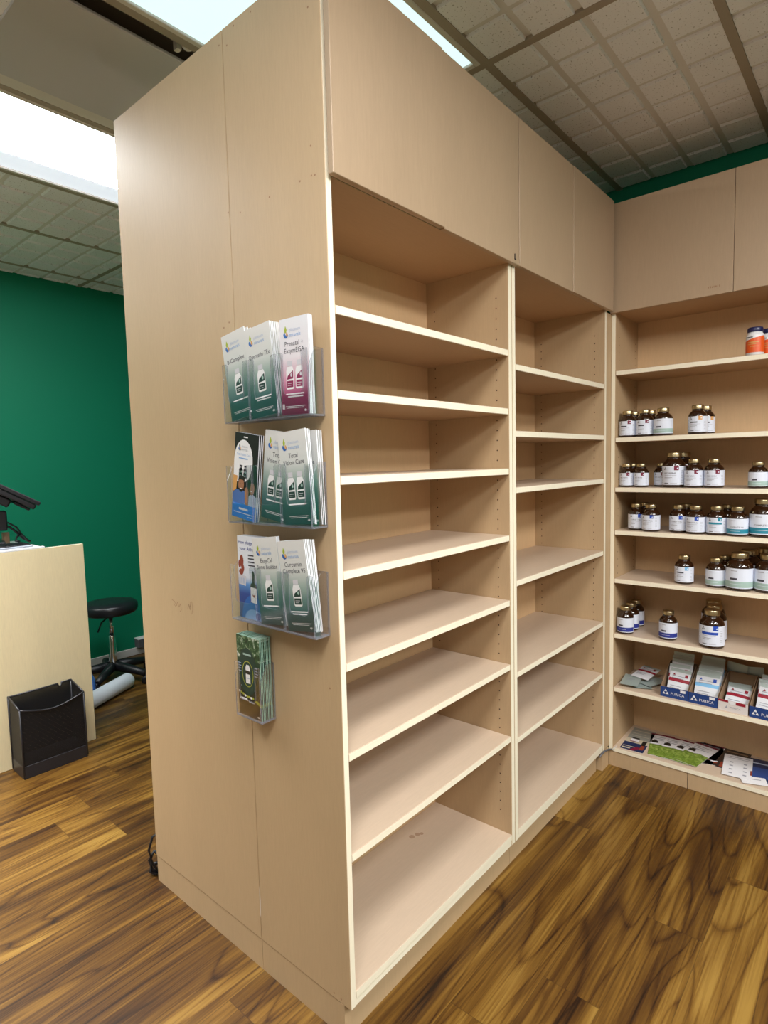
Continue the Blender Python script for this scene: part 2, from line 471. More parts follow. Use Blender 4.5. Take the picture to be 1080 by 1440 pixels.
for i in range(ix0, ix1):
    for j in range(iy0, iy1):
        xa, xb = TX + i * S, TX + (i + 1) * S; ya, yb = TY + j * S, TY + (j + 1) * S
        if in_hole((xa + xb) / 2, (ya + yb) / 2): continue
        xa, xb, ya, yb = max(xa, X0), min(xb, X1), max(ya, Y0), min(yb, Y1)
        if xb - xa < .03 or yb - ya < .03: continue
        g = .0105
        frustum(xa + g, xb - g, ya + g, yb - g, CZ + .010, CZ, .004)
        # backing behind the grooves
        n = len(verts); verts.extend([(xa, ya, CZ + .009), (xa, yb, CZ + .009), (xb, yb, CZ + .009), (xb, ya, CZ + .009)])
        faces.append((n, n + 1, n + 2, n + 3)); smi.append(len(faces) - 1)
me = bpy.data.meshes.new('ceiling'); me.from_pydata(verts, [], faces)
me.materials.append(M_TILE); me.materials.append(M_GROOVE)
for k in smi: me.polygons[k].material_index = 1
ceil = bpy.data.objects.new('ceiling', me); COL.objects.link(ceil); ceil['kind'] = 'structure'
# slab above so no light leaks
struct('ceiling_deck', MB().box(X0 - .08, X1 + .08, Y0 - .08, Y1 + .08, 2.95, 3.0), M_PLENUM)
mb = MB(); hw = .0135
j = iy0 // 4 - 1
while TY + j * .61 < Y1:
    y = TY + j * .61
    if y > Y0: mb.box(X0, X1, y - hw, y + hw, CZ - .002, CZ + .03)
    j += 1
for k in range(-5, 2):
    x = TX + k * 1.22
    if not (X0 < x < X1): continue
    y = Y0
    mb.box(x - hw, x + hw, Y0, TY + .61, CZ - .0015, CZ + .029) if k != -1 else mb.box(x - hw, x + hw, Y0, TY + .61 - .01, CZ - .0015, CZ + .029)
    xs = x + .085
    if X0 < xs < X1: mb.box(xs - hw, xs + hw, TY + 1.22 + .61, Y1, CZ - .0015, CZ + .029)
struct('trim_1', mb, M_TEE)

# ceiling lights
def ceiling_light(x0, x1, y0, y1, kind, label, power=0, spread=180):
    t = thing('ceiling_light', label, 'ceiling light', ((x0 + x1) / 2, (y0 + y1) / 2, CZ), 0, 'ceiling lights')
    hx, hy = (x1 - x0) / 2 - .014, (y1 - y0) / 2 - .014
    f = MB(); w = .018
    for a, b, c, d in ((-hx, hx, -hy, -hy + w), (-hx, hx, hy - w, hy), (-hx, -hx + w, -hy + w, hy - w), (hx - w, hx, -hy + w, hy - w)):
        f.box(a, b, c, d, -.004, .012, bev=.002)
    obj('frame', f, M_FRAME, t)
    b = MB(); b.box(-hx, hx, -hy, hy, .085, .10)
    for a, c, d, e in ((-hx, hx, -hy, -hy + .004), (-hx, hx, hy - .004, hy), (-hx, -hx + .004, -hy, hy), (hx - .004, hx, -hy, hy)):
        b.box(a, c, d, e, .0, .09)
    obj('housing', b, M_FRAME, t)
    ix, iy = hx - w, hy - w
    if kind == 'lit':
        d = MB()   # lit lens with a shallow reflector at the long sides
        if power:
            d.box(-ix, ix, -iy, iy, -.045, .012, bev=.01)
            obj('diffuser', d, M_LIT_OFF if power > 30 else M_LIT_SOFT if power > 4.5 else M_LIT_SIDE, t)
        else:
            d.box(-ix, ix, -iy + .005, iy - .125, .006, .012)
            obj('diffuser', d, M_LIT, t)
        e = MB()
        if not power: e.poly([(-ix, iy - .125, .008), (ix, iy - .125, .008), (ix, iy, .004), (-ix, iy, .004)])
        if not power: obj('side_reflector', e, M_LIT_SIDE, t)
    else:
        d = MB(); d.box(-ix, ix, -iy, iy, .004, .010)
        obj('diffuser', d, M_LIT_DIM, t)
    if power:
        li = bpy.data.lights.new('ceiling_lamp', 'AREA'); li.shape = 'RECTANGLE'; li.size = 2 * ix; li.size_y = 2 * iy
        li.energy = power; li.spread = R(spread); li.color = (1, .99, .97)
        lo = bpy.data.objects.new('lamp', li); COL.objects.link(lo); lo.parent = t; lo.location = (0, 0, -.050)
    return t
LEFT_ADDED = {(0, True): 2, (2, True): 36, (0, False): 1, (2, False): 1, (-2, True): 32, (-4, True): 14}  # power of unseen left-hand lights, added to brighten panel, floor and doors
LBL = {0: 'dimmer pale ceiling light directly above the front shelving', 1: 'ceiling light above the aisle to the left', 2: 'bright white ceiling light behind the top of the end panel at left'}
for n, (a, b, c, d, k) in enumerate(fixtures):
    row = round((c - TY) / .61)
    lab = {0: 'dim pale ceiling light passing above the top of the front shelving', 2: 'brightest white ceiling light beside the top left of the end panel',
           -2: 'bright ceiling light in front of the empty shelving', -4: 'bright ceiling light farther in front of the empty shelving',
           -6: 'added unseen ceiling light farthest in front of the empty shelving',
           4: 'added unseen ceiling light over the far left beside the green back wall'}[row]
    if row in (-2, -4) and a < -1: lab = {-2: 'added unseen ceiling light to the left, in front of the shelving row', -4: 'added unseen ceiling light to the left, farther in front of the shelving row'}[row]
    if row in (0, 2) and a < -1: lab = {0: 'added unseen ceiling light to the left of the end panel', 2: 'added unseen ceiling light continuing the brightest one to the left'}[row] if a > -2 else {0: 'added unseen ceiling light at the far left, level with the end panel', 2: 'added unseen ceiling light at the far left, level with the counter'}[row]
    ceiling_light(a, b, c, d, 'lit' if a < -1 else k, lab, {-2: 4.6, -4: 56, -6: 60, 4: 30}.get(row, 0) if a > -1 else LEFT_ADDED.get((row, a > -2), 20), 95 if row == -2 and a > -1 else 88 if row == 2 and -2 < a < -1 else 180)

# the grey cover hanging slightly open in its recess
a, b, c, d = recess
t = thing('ceiling_light', 'unlit ceiling fixture with grey flat cover standing slightly open', 'ceiling light', ((a + b) / 2, (c + d) / 2, CZ))
mb = MB(); hx, hy = (b - a) / 2, .305
mb.box(-hx, hx, -hy, hy, .12, .13)
for q in ((-hx, hx, -hy, -hy + .006), (-hx, hx, hy - .006, hy), (-hx, -hx + .006, -hy, hy), (hx - .006, hx, -hy, hy)): mb.box(*q, .0, .125)
obj('housing', mb, M_PLENUM, t)
mb = MB(); mb.box(-hx + .03, hx - .03, -.229, .232, -.006, .006, bev=.003, faces={})
obj('cover', mb, M_GREYP, t)
mb = MB(); mb.box(-hx, hx, .236, .292, -.001, .012)
obj('side_rail', mb, M_FRAME, t)
mb = MB(); mb.box(-.19, -.175, -.27, -.25, .0, .05); mb.lathe([(.02, 0), (.022, .01), (.02, .02)], 14, Matrix.Translation((-.155, -.262, .03)) @ Matrix.Rotation(PI / 2, 4, 'X'))
obj('latch', mb, M_FRAME, t)

# ------------------------------------------------------------------ shelving
H = 2.44
def unit(name, label, loc, rz, W, tl, tr, shelves, zb, zbt, zd, doors, depth, inner, htop=H, plinth_y=.023, plinth=(0, None), doory=(-.003, -.019), holes=True, ends_bottom=None, extra_side=None, rail=True):
    """front facing local -y, x along the width. tl/tr = side panel thickness"""
    u = thing(name, label, 'shelving unit', loc, rz)
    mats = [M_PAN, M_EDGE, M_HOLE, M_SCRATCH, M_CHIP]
    e = {'-y': 1}
    hz = [.20 + .032 * k for k in range(int((1.93 - .20) / .032))]
    mb = MB(); mb.box(0, tl, 0, depth, zb, htop, faces=e, bev=.0012)
    if holes:
        for z in hz:
            for y in (.043, inner - .033): mb.disc((tl + .0004, y, z), (1, 0, 0), .0024, 2)
    if extra_side: extra_side(mb)
    obj('side_panel', mb, mats, u)
    mb = MB(); mb.box(W - tr, W, 0, depth, zb, htop, faces=e, bev=.0012)
    if holes:
        for z in hz:
            for y in (.043, inner - .033): mb.disc((W - tr - .0004, y, z), (-1, 0, 0), .0024, 2)
    obj('side_panel', mb, mats, u)
    xi0, xi1 = tl, W - tr
    obj('back_panel', MB().box(xi0, xi1, inner, inner + .014, zb, htop - .02), M_BACK, u)
    obj('top_panel', MB().box(xi0, xi1, .0, depth, htop - .02, htop, faces=e), mats, u)
    obj('cupboard_floor', MB().box(xi0, xi1, .0, inner, zd + .004, zd + .024, faces=e), [M_UNDER_SHADE, M_EDGE], u)
    mb = MB(); mb.box(xi0, xi1, .0, inner, zbt - .020, zbt, faces=e, bev=.0012)
    if rail: mb.box(xi0, xi1, .002, .02, zb, zbt - .0215, mi=1)
    if name == 'shelving_unit' and loc[0] < .1 and rz == 0:
        for (x, y, r) in ((.566, .257, .010), (.588, .250, .009), (.60, .242, .007)):
            mb.disc((x, y, zbt + .0004), (0, 0, 1), r, 2, 9)
    obj('bottom_panel', mb, [M_SHELF_SHEEN, M_EDGE, M_STAIN], u)
    for z in shelves:
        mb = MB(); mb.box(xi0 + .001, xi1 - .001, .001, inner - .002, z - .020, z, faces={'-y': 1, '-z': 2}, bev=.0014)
        obj('shelf', mb, [M_SHELF_SHEEN, M_EDGE, M_UNDER_SHADE], u)
    p1 = W if plinth[1] is None else plinth[1]
    obj('plinth', MB().box(plinth[0], p1, plinth_y, plinth_y + .018, 0, zb - .0005), M_PAN, u)
    dl = []
    for k, (xa, xb, dy, dz) in enumerate(doors):
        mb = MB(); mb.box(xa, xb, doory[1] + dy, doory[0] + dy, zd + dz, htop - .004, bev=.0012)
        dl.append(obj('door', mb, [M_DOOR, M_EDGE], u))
    return u, dl

def wear(mb):
    for y, z in ((.0356, 2.3432), (.0409, 2.0667), (.0417, 2.0055), (.0306, 2.0034), (.0785, 2.0052), (.1844, 2.0038), (.2965, 2.0005), (.3215, 2.3953), (.2265, 2.4259), (.2924, 2.4263), (.0367, .8695), (.0569, .1021), (.0327, .1001)):
        mb.disc((-.0004, y, z), (-1, 0, 0), .0024, 3, 6)
    mb.poly([(-.0005, .3405, .245), (-.0005, .3365, .205), (-.0005, .3385, .154), (-.0005, .3405, .160)], 4)

SH1 = [1.7305, 1.5475, 1.3575, 1.1425, .9290, .7150, .4695]
u1, d1 = unit('shelving_unit', 'tall maple shelving unit with empty shelves, nearer one, carrying leaflet racks on its side', (0, 0, 0), 0,
              .8055, .018, .0211, SH1, .0887, .1265, 1.9915, [(.003, .4115, -.003, .002), (.4125, .8215, 0, 0)], .3395, .316, extra_side=wear)
mb = MB(); mb.box(.7905, .7925, -.0215, -.019, 2.003, 2.020); mb.box(.7925, .7975, -.0215, -.019, 2.003, 2.0055)
obj('door_catch', mb, M_BLACKPL, d1[1])
SH2 = [1.6920, 1.4785, 1.2950, .9860, .6755, .4470]
u2, d2 = unit('shelving_unit', 'tall maple shelving unit with empty shelves, farther half of the row next to the corner', (.8075, 0, 0), 0,
              .8165, .0212, .0197, SH2, .0887, .1235, 1.9915, [(.0185, .4275, 0, 0), (.4285, .835, -.002, .001)], .3395, .318, plinth=(0, .782))
obj('corner_filler', MB().box(.8175, .9200, .0006, .021, .0887, 1.99, bev=.0005), [M_PAN], u2)
obj('corner_plinth', MB().box(.797, .8710, .0, .045, 0, .082, bev=.001), [M_PAN], u2)

def zav(a, b): return (a + b) / 2
SHR = [1.7515, 1.4685, 1.2546, 1.0680, .8553, .6092, .3660]
u3, d3 = unit('shelving_unit', 'maple shelving unit against the green wall, stocked with bottles, boxes and leaflets', (1.68, 0, 0), R(-90),
              .9105, .018, .018, SHR, .0700, .0890, 1.9900, [(.0, .4545, 0, 0), (.4560, .9105, 0, 0)], .305, .285, htop=2.437, plinth_y=.004, doory=(-.002, -.019), rail=False)
mb = MB()
for k, (w, h) in enumerate(((.004, .006), (.005, .008), (.005, .006), (.004, .008), (.006, .007), (.004, .006), (.005, .008))):
    x = .372 + k * .0062
    mb.box(x, x + w * .55, -.0196, -.019, 2.018 - h * .1, 2.018 + h * .75)
obj('maker_mark', mb, M_SCRATCH, d3[0])
mb = MB(); mb.box(.325, .327, .0032, .0045, .0, .069); obj('plinth_joint', mb, M_HOLE, u3)

# rear cabinet, back to back with the front row (its side is the left half of the end panel)
u4 = thing('storage_cabinet', 'tall maple cabinet standing back to back with shelving, plain left half of end panel', 'cabinet', (0, 0, 0))
mb = MB(); mb.box(0, .018, .3412, .9054, .0887, H, bev=.0012)
def scrib(mb, pts):
    for i in range(len(pts) - 1):
        (ya, za), (yb, zb) = pts[i], pts[i + 1]; w = .0007
        d = Vector((yb - ya, zb - za)).normalized(); n = Vector((-d.y, d.x)) * w
        mb.poly([(-.0005, ya + n.x, za + n.y), (-.0005, yb + n.x, zb + n.y), (-.0005, yb - n.x, zb - n.y), (-.0005, ya - n.x, za - n.y)], 1)
for pts in ([(.715, .988), (.700, .984), (.690, .972), (.684, .985), (.676, .970), (.668, .981), (.664, .963), (.672, .957)],
            [(.705, .978), (.695, .968)], [(.628, .972), (.622, .986), (.616, .970), (.612, .992), (.604, .996), (.602, .972), (.608, .958)], [(.620, .978), (.612, .984)]):
    scrib(mb, pts)
for y, z in ((.3528, 2.4093), (.3854, 1.7405), (.362, 1.75), (.3454, 2.0143)): mb.disc((-.0004, y, z), (-1, 0, 0), .0024, 1, 6)
obj('side_panel', mb, [M_PAN, M_SCRATCH], u4)
obj('side_panel', MB().box(1.602, 1.62, .3412, .9054, .0887, H), M_PAN, u4)
obj('back_panel', MB().box(.018, 1.602, .3412, .355, .0887, H - .02), M_PAN, u4)
obj('top_panel', MB().box(.018, 1.602, .3412, .9054, H - .02, H), M_PAN, u4)
obj('bottom_panel', MB().box(.018, 1.602, .356, .9054, .0887, .1087), M_PAN, u4)
for z in (.5, .9, 1.3, 1.7): obj('shelf', MB().box(.019, 1.601, .357, .9, z - .02, z), M_SHELF_SHEEN, u4)
obj('plinth', MB().box(.0014, .018, .3405, .904, 0, .0875), M_PAN, u4)
obj('plinth', MB().box(.018, 1.62, .885, .903, 0, .0882), M_PAN, u4)
# end plinth of the front unit
obj('plinth', MB().box(.0014, .018, .042, .3390, 0, .0875), M_PAN, u1)

# ------------------------------------------------------------------ leaflet racks on the end panel
def rack(label, y0, n, zb, h=.147, depth=.045):
    """hangs on the plane x = 0, opening upwards; y0 = right end, pockets run to +y"""
    pw = .1043; W = pw * n
    t = thing('leaflet_rack', label, 'leaflet rack', (0, y0, zb), R(-90), )
    # local x = -world y, local -y = world -x ; so rack spans local x from -W to 0
    A = [M_ACR, M_ACRE]; th = .0024
    E6 = {'-x': 1, '+x': 1, '-z': 1, '+z': 1}
    obj('back_plate', MB().box(-W, 0, -th - .0005, -.0005, 0, h, faces=E6), A, t)
    obj('base_plate', MB().box(-W, 0, -depth, -th - .001, 0, .0035, mi=1), A, t)
    for x in (-W, -th):
        obj('side_plate', MB().prism([(-depth, .004), (-th - .001, .004), (-th - .001, h), (-depth * .55, h), (-depth, h * .72)], x, x + th, 'x', 0, 1).fixnormals(), A, t)
    for k in range(1, n):
        obj('divider', MB().box(-W + k * pw - th / 2, -W + k * pw + th / 2, -depth, -th - .001, .004, .024, faces={'-y': 1, '+y': 1, '+z': 1}), A, t)
    for k in range(n):
        x0 = -W + k * pw + th / 2 + .001; x1 = -W + (k + 1) * pw - th / 2 - .001
        s = .019; zc = h * .34; r = .010; hf = h - .004
        poly = [(x0, .004), (x1, .004), (x1, hf), (x1 - s + r * .4, hf), (x1 - s, hf - r * .4)]
        poly += [(x1 - s, zc + r)] + [(x1 - s - r + r * math.cos(a), zc + r + r * math.sin(a)) for a in (-PI / 6, -PI / 3, -PI / 2)]
        poly += [(x0 + s + r + r * math.cos(a), zc + r + r * math.sin(a)) for a in (-PI / 2, -2 * PI / 3, -5 * PI / 6)] + [(x0 + s, zc + r)]
        poly += [(x0 + s, hf - r * .4), (x0 + s - r * .4, hf), (x0, hf)]
        obj('front_plate', MB().prism(poly, -depth - th, -depth - .0002, 'y', 0, 1).fixnormals(), A, t)
    return t
rack('clear acrylic three pocket leaflet rack, topmost on the end panel', .0225, 3, 1.491)
rack('clear acrylic three pocket leaflet rack, second from the top', .0255, 3, 1.244)
rack('clear acrylic three pocket leaflet rack with blue arteries leaflet, third from the top', .0290, 3, .9955)
rack('small single pocket acrylic rack holding dark green leaflets, lowest on the end panel', .2370, 1, .743)

# leaflets
BW = .094
def bar(mb, x0, x1, z, h, mi, y=-.0004):
    mb.poly([(x0, y, z), (x1, y, z), (x1, y, z + h), (x0, y, z + h)], mi)
def shape(mb, pts, mi, y=-.0004):
    mb.poly([(x, y, z) for x, z in pts], mi)
def ell(mb, cx, cz, rx, rz_, mi, y=-.0004, n=20, a0=0., a1=2 * PI):
    shape(mb, [(cx + rx * math.cos(a0 + (a1 - a0) * i / n), cz + rz_ * math.sin(a0 + (a1 - a0) * i / n)) for i in range(n + (0 if a1 - a0 > 6.2 else 1))], mi, y)
LEAF_M = [None, M_PAPERE, M_INK, M_PRWHITE, M_PRLIL, M_DKGREEN, M_LOGOY, M_LOGOB, M_LOGOBL, M_LOGOG, M_SKIN, M_DENIM, M_BRIGHTB, M_PHBLACK, M_PHBROWN, M_SAGE, M_YELG, M_GARDEN, M_DKPINK, M_AMBP, M_NAVYP]
def sheet(mb, w=BW, h=BH, th=.0022):
    mb.box(-w / 2, w / 2, 0, th, 0, h, mi=1, faces={'-y': 0})
def logo(mb, x, z, s=1.0):
    shape(mb, [(x, z + .021 * s), (x + .0035 * s, z + .013 * s), (x + .002 * s, z + .008 * s), (x - .002 * s, z + .008 * s), (x - .003 * s, z + .013 * s)], 6)
    ell(mb, x + .001 * s, z + .004 * s, .0062 * s, .0062 * s, 7, a0=PI, a1=2 * PI, n=10)
    ell(mb, x - .003 * s, z + .0045 * s, .0026 * s, .004 * s, 7, y=-.0005, n=10)
    ell(mb, x + .004 * s, z + .0045 * s, .0026 * s, .004 * s, 19, y=-.0005, n=10)
    mb.text('platinum', x + .011 * s, z + .009 * s, .0088 * s, 9, align='l')
    mb.text('naturals', x + .011 * s, z - .0005 * s, .0098 * s, 8, align='l')
def pbottle(mb, cx, z, w, h, mi):
    """supplement bottle printed on a leaflet"""
    cw = w * .62
    shape(mb, [(cx - cw / 2, z + h * .82), (cx + cw / 2, z + h * .82), (cx + cw / 2, z + h), (cx - cw / 2, z + h)], 4)
    body = [(cx - w / 2, z + h * .05), (cx - w * .4, z), (cx + w * .4, z), (cx + w / 2, z + h * .05), (cx + w / 2, z + h * .64), (cx + w * .34, z + h * .80), (cx - w * .34, z + h * .80), (cx - w / 2, z + h * .64)]
    shape(mb, body, 3)
    shape(mb, [(cx - w * .42, z + h * .07), (cx + w * .42, z + h * .07), (cx + w * .42, z + h * .30), (cx - w * .42, z + h * .30)], mi, -.0006)
    shape(mb, [(cx - w * .42, z + h * .35), (cx + w * .42, z + h * .37), (cx + w * .42, z + h * .66), (cx + w * .1, z + h * .58), (cx - w * .3, z + h * .48)], mi, -.0006)
    ell(mb, cx + w * .18, z + h * .50, w * .12, h * .07, 15 if mi == 5 else 4, -.0007, 10)
    bar(mb, cx - w * .3, cx + w * .25, z + h * .2, h * .02, 4, -.0007)
    bar(mb, cx - w * .3, cx + w * .15, z + h * .13, h * .015, 4, -.0007)
def leaf_product(lines, nb, pink=False, foot=2):
    mb = MB(); sheet(mb)
    logo(mb, -.027, .170, 1.2)
    for i, s in enumerate(lines):
        mb.text(s, 0, .150 - i * .0150 + (.0 if len(lines) > 1 else -.012), .0150, 2, maxw=.078)
    if nb == 1: pbottle(mb, 0, .058, .028, .062, 18 if pink else 5)
    else:
        for cx in (-.0155, .0155): pbottle(mb, cx, .056, .025, .062, 18 if pink else 5)
    bar(mb, -.030, .030, .0440, .0030, 3)
    if foot > 1: bar(mb, -.024, .026, .0385, .0030, 3)
    bar(mb, -.032, .032, .0180, .0014, 3); bar(mb, -.028, .028, .0145, .0014, 3)
    ell(mb, .033, .0085, .004, .0026, 3, n=10)
    if pink:
        bar(mb, -.043, -.036, .0135, .011, 3)
    m = list(LEAF_M); m[0] = M_PR_PINK if pink else M_PR_GREEN
    return mb.mesh('leaflet', m)
def leaf_photo():
    mb = MB(); sheet(mb)
    m = list(LEAF_M); m[0] = M_PHBLACK
    bar(mb, -.012, .004, .199, .003, 3)
    ell(mb, -.010, .142, .037, .052, 3, n=26)
    shape(mb, [(-.047, .14), (.024, .14), (.014, .10), (-.047, .085)], 3, -.0003)
    logo(mb, -.027, .168, .8)
    mb.text('Total Vision Care', -.010, .155, .0085, 8, maxw=.056, y=-.0006)
    bar(mb, -.028, .008, .147, .003, 8, -.0006)
    for cx in (-.018, .0): pbottle(mb, cx, .100, .016, .032, 5)
    # two smiling people, loosely
    shape(mb, [(-.047, .104), (-.030, .104), (-.034, .070), (-.047, .062)], 19, -.0004)
    shape(mb, [(-.047, .035), (.012, .035), (.016, .056), (.004, .070), (-.034, .070), (-.047, .060)], 11, -.0006)
    ell(mb, -.014, .084, .0115, .0185, 10, -.0008)
    shape(mb, [(-.027, .089), (-.024, .104), (-.012, .108), (.000, .102), (-.001, .088), (-.006, .096), (-.022, .096)], 13, -.0010)
    shape(mb, [(-.024, .074), (-.004, .074), (-.010, .066), (-.018, .066)], 13, -.0010)
    bar(mb, -.018, -.010, .073, .0022, 3, -.0011)
    for sx in (-.019, -.010): bar(mb, sx, sx + .003, .086, .0016, 13, -.0011)
    shape(mb, [(.004, .035), (.016, .035), (.018, .070), (.010, .082), (.001, .076), (.002, .062)], 10, -.0009)
    shape(mb, [(.017, .035), (.047, .035), (.047, .060), (.030, .068), (.018, .060)], 9, -.0007)
    ell(mb, .029, .080, .0100, .0165, 10, -.0008)
    shape(mb, [(.019, .070), (.018, .090), (.024, .103), (.040, .105), (.047, .09), (.047, .06), (.041, .066), (.038, .092), (.026, .094)], 13, -.0010)
    bar(mb, .025, .032, .072, .0022, 3, -.0011)
    bar(mb, -.047, .047, 0, .036, 12, -.0012)
    bar(mb, -.018, .018, .0215, .0050, 3, -.0015); bar(mb, -.038, .038, .0130, .0016, 3, -.0015); bar(mb, .018, .034, .0065, .0016, 3, -.0015)
    return mb.mesh('leaflet', m)
def leaf_artery():
    mb = MB(); sheet(mb)
    m = list(LEAF_M); m[0] = M_PR_BLUE
    mb.text('How clogged are', 0, .190, .0125, 20, maxw=.084); mb.text('your Arteries?', .002, .174, .0140, 20, maxw=.080)
    for i in range(4): bar(mb, -.004, .036 - .006 * (i % 2), .161 - i * .0085, .0034, 2)
    bar(mb, -.002, .026, .124, .0014, 9); bar(mb, -.002, .020, .119, .0014, 9)
    for k, (cx, cz, rx, rz_) in enumerate(((-.031, .146, .008, .016), (-.040, .138, .005, .010), (-.027, .128, .006, .010), (-.034, .118, .009, .008))):
        ell(mb, cx, cz, rx, rz_, 14, -.0004 - .00005 * k, 14)
    shape(mb, [(-.045, .086), (-.017, .083), (-.014, .108), (-.045, .112)], 4, -.0004)
    for i in range(3): bar(mb, -.043 + .008 * i, -.038 + .008 * i, .088, .015, 9, -.0006)
    ell(mb, .010, -.0, .046, .062, 7, -.0003, 22, 0, PI); ell(mb, .012, -.0, .036, .026, 8, -.0005, 18, 0, PI)
    # dropper bottle
    shape(mb, [(.004, .044), (.026, .042), (.027, .082), (.003, .084)], 3, -.0007)
    shape(mb, [(.000, .083), (.029, .081), (.026, .090), (.019, .094), (.020, .116), (.016, .124), (.013, .124), (.010, .116), (.010, .095), (.004, .091)], 13, -.0008)
    shape(mb, [(.008, .064), (.022, .063), (.015, .056)], 14, -.0009)
    ell(mb, .030, .011, .010, .009, 20, -.0008, 14)
    return mb.mesh('leaflet', m)
def leaf_garden():
    mb = MB(); sheet(mb)
    m = list(LEAF_M); m[0] = M_PR_DARK; m[1] = M_GREENE
    bar(mb, -.047, .047, .150, .060, 17, -.0003)
    ell(mb, -.004, .118, .037, .062, 5, -.0005, 26)
    ell(mb, -.004, .112, .023, .034, 16, -.0006, 24); ell(mb, -.004, .112, .021, .032, 5, -.0007, 24)
    shape(mb, [(-.012, .088), (.006, .088), (.006, .128), (.002, .136), (-.008, .136), (-.012, .128)], 3, -.0009)
    bar(mb, -.012, .006, .112, .009, 13, -.0011); bar(mb, -.010, .004, .100, .0020, 9, -.0011)
    bar(mb, -.020, .012, .160, .005, 15, -.0008)
    for i in range(4):
        bar(mb, -.042, -.030, .135 - i * .007, .0022, 9, -.0007); bar(mb, .026, .038, .132 - i * .007, .0022, 9, -.0007)
    bar(mb, -.034, -.020, .076, .002, 9); bar(mb, .012, .024, .072, .002, 9)
    # script line and wordmark
    for i, (x, z) in enumerate(((-.042, .060), (-.034, .058), (-.026, .056), (-.018, .053), (-.010, .052), (-.002, .052), (.006, .051), (.014, .052))):
        ell(mb, x, z, .0042, .0032, 16 if i % 3 else 3, -.0006, 10)
    shape(mb, [(.018, .046), (.047, .034), (.047, .042), (.030, .050)], 16, -.0006)
    bar(mb, -.040, -.010, .040, .006, 3, -.0006); bar(mb, -.004, .018, .038, .0024, 9, -.0006)
    ell(mb, .034, .007, .005, .0026, 3, -.0006, 10)
    return mb.mesh('leaflet', m)

def stack(mesh, first_label, rest_label, group, n, ybot, zbot, tilt, lean, xf=-.040, gap=.0038, fan=0., lift=0., xback=-.0055, xs=None):
    """n leaflets standing in a pocket; the first is the one in front"""
    depth = (xback - .0022) - xf
    step = min(gap, depth / max(n - 1, 1))
    if xs: n = len(xs)
    for k in range(n):
        o = bpy.data.objects.new('leaflet', mesh); COL.objects.link(o)
        tl = tilt + fan * k + (random.uniform(-.4, .4) if k else 0)
        ln = lean * (1 - k / max(n, 1))
        yb = ybot + (random.uniform(-.001, .001) if k else 0)
        o.matrix_world = Matrix.Translation((xs[k] if xs else xf + k * step, yb, zbot + abs(math.sin(R(tl))) * BW / 2 + .0008)) @ Matrix.Rotation(R(-90), 4, 'Z') @ Matrix.Rotation(R(-tl), 4, 'Y') @ Matrix.Rotation(R(ln), 4, 'X')
        tag(o, first_label if k == 0 else rest_label, 'leaflet', None if k == 0 else group)
    return

Z1, Z2, Z3, Z4 = 1.491 + .0035, 1.244 + .0035, .9955 + .0035, .743 + .0035
g_b = leaf_product(['B-Complex'], 1, foot=1); g_q = leaf_product(['Quercetin TEx'], 1)
g_p = leaf_product(['Prenatal +', 'EasymEGA'], 2, True)
g_t = leaf_product(['Total', 'Vision Care'], 2, foot=1)
g_e = leaf_product(['EasyCal', 'Bone Builder'], 1, foot=1); g_c = leaf_product(['Curcumin', 'Complete 95'], 1)
g_ph, g_ar, g_ga = leaf_photo(), leaf_artery(), leaf_garden()
stack(g_b, 'front green and white B-Complex leaflet leaning left in topmost rack', 'white-edged leaflet behind the front B-Complex one in the topmost rack', 'B-Complex leaflets', 5, .266, Z1, 8.0, .3, gap=.0032, fan=-2.2)
stack(g_q, 'front green and white Quercetin leaflet in middle pocket of topmost rack', 'white-edged leaflet behind the front Quercetin one in the topmost rack', 'Quercetin leaflets', 9, .181, Z1, 5.5, .3, gap=.0032)
stack(g_p, 'front pink and white Prenatal leaflet in right pocket of topmost rack', 'leaflet behind the front pink Prenatal one in the topmost rack', 'Prenatal leaflets', 5, .0745, Z1, -1.0, .3, gap=.0032, fan=.3)
stack(g_ph, 'front black and blue leaflet with photo of a smiling man, second rack', 'dark-edged leaflet behind the smiling man photo one', 'photo leaflets', 3, .284, Z2, -9.0, .5, gap=.0045)
stack(g_t, 'front Total Vision Care leaflet in middle pocket of second rack', 'leaflet behind the middle pocket Total Vision Care one', 'middle pocket vision leaflets', 3, .180, Z2, -9.0, .3, xs=(-.030, -.0265, -.023))
stack(g_t, 'front Total Vision Care leaflet in right pocket of second rack', 'leaflet fanned behind the right pocket Total Vision Care one', 'right pocket vision leaflets', 6, .074, Z2, 4.5, .6, xs=(-.041, -.0375, -.034, -.0165, -.012, -.0075), fan=-.7)
stack(g_ar, 'front blue and white clogged arteries leaflet in third rack', 'leaflet behind the front blue arteries one in the third rack', 'arteries leaflets', 4, .284, Z3, -.5, 0., xs=(-.029, -.022, -.015, -.0085), fan=.1)
stack(g_e, 'front EasyCal Bone Builder leaflet in middle pocket of third rack', 'leaflet behind the front Bone Builder one in the third rack', 'Bone Builder leaflets', 5, .180, Z3, 6.5, .6, xs=(-.041, -.0385, -.036, -.034))
stack(g_c, 'front Curcumin Complete leaflet in right pocket of third rack', 'leaflet fanned behind the front Curcumin one in the third rack', 'Curcumin leaflets', 7, .0795, Z3, 7.0, 1.5, gap=.0032, fan=-.35)
stack(g_ga, 'front dark green leaflet with oval bottle picture in lowest single rack', 'mint-edged leaflet behind the front dark green one in the lowest rack', 'dark green leaflets', 8, .289, Z4, -.6, .5, gap=.0046, fan=.1)

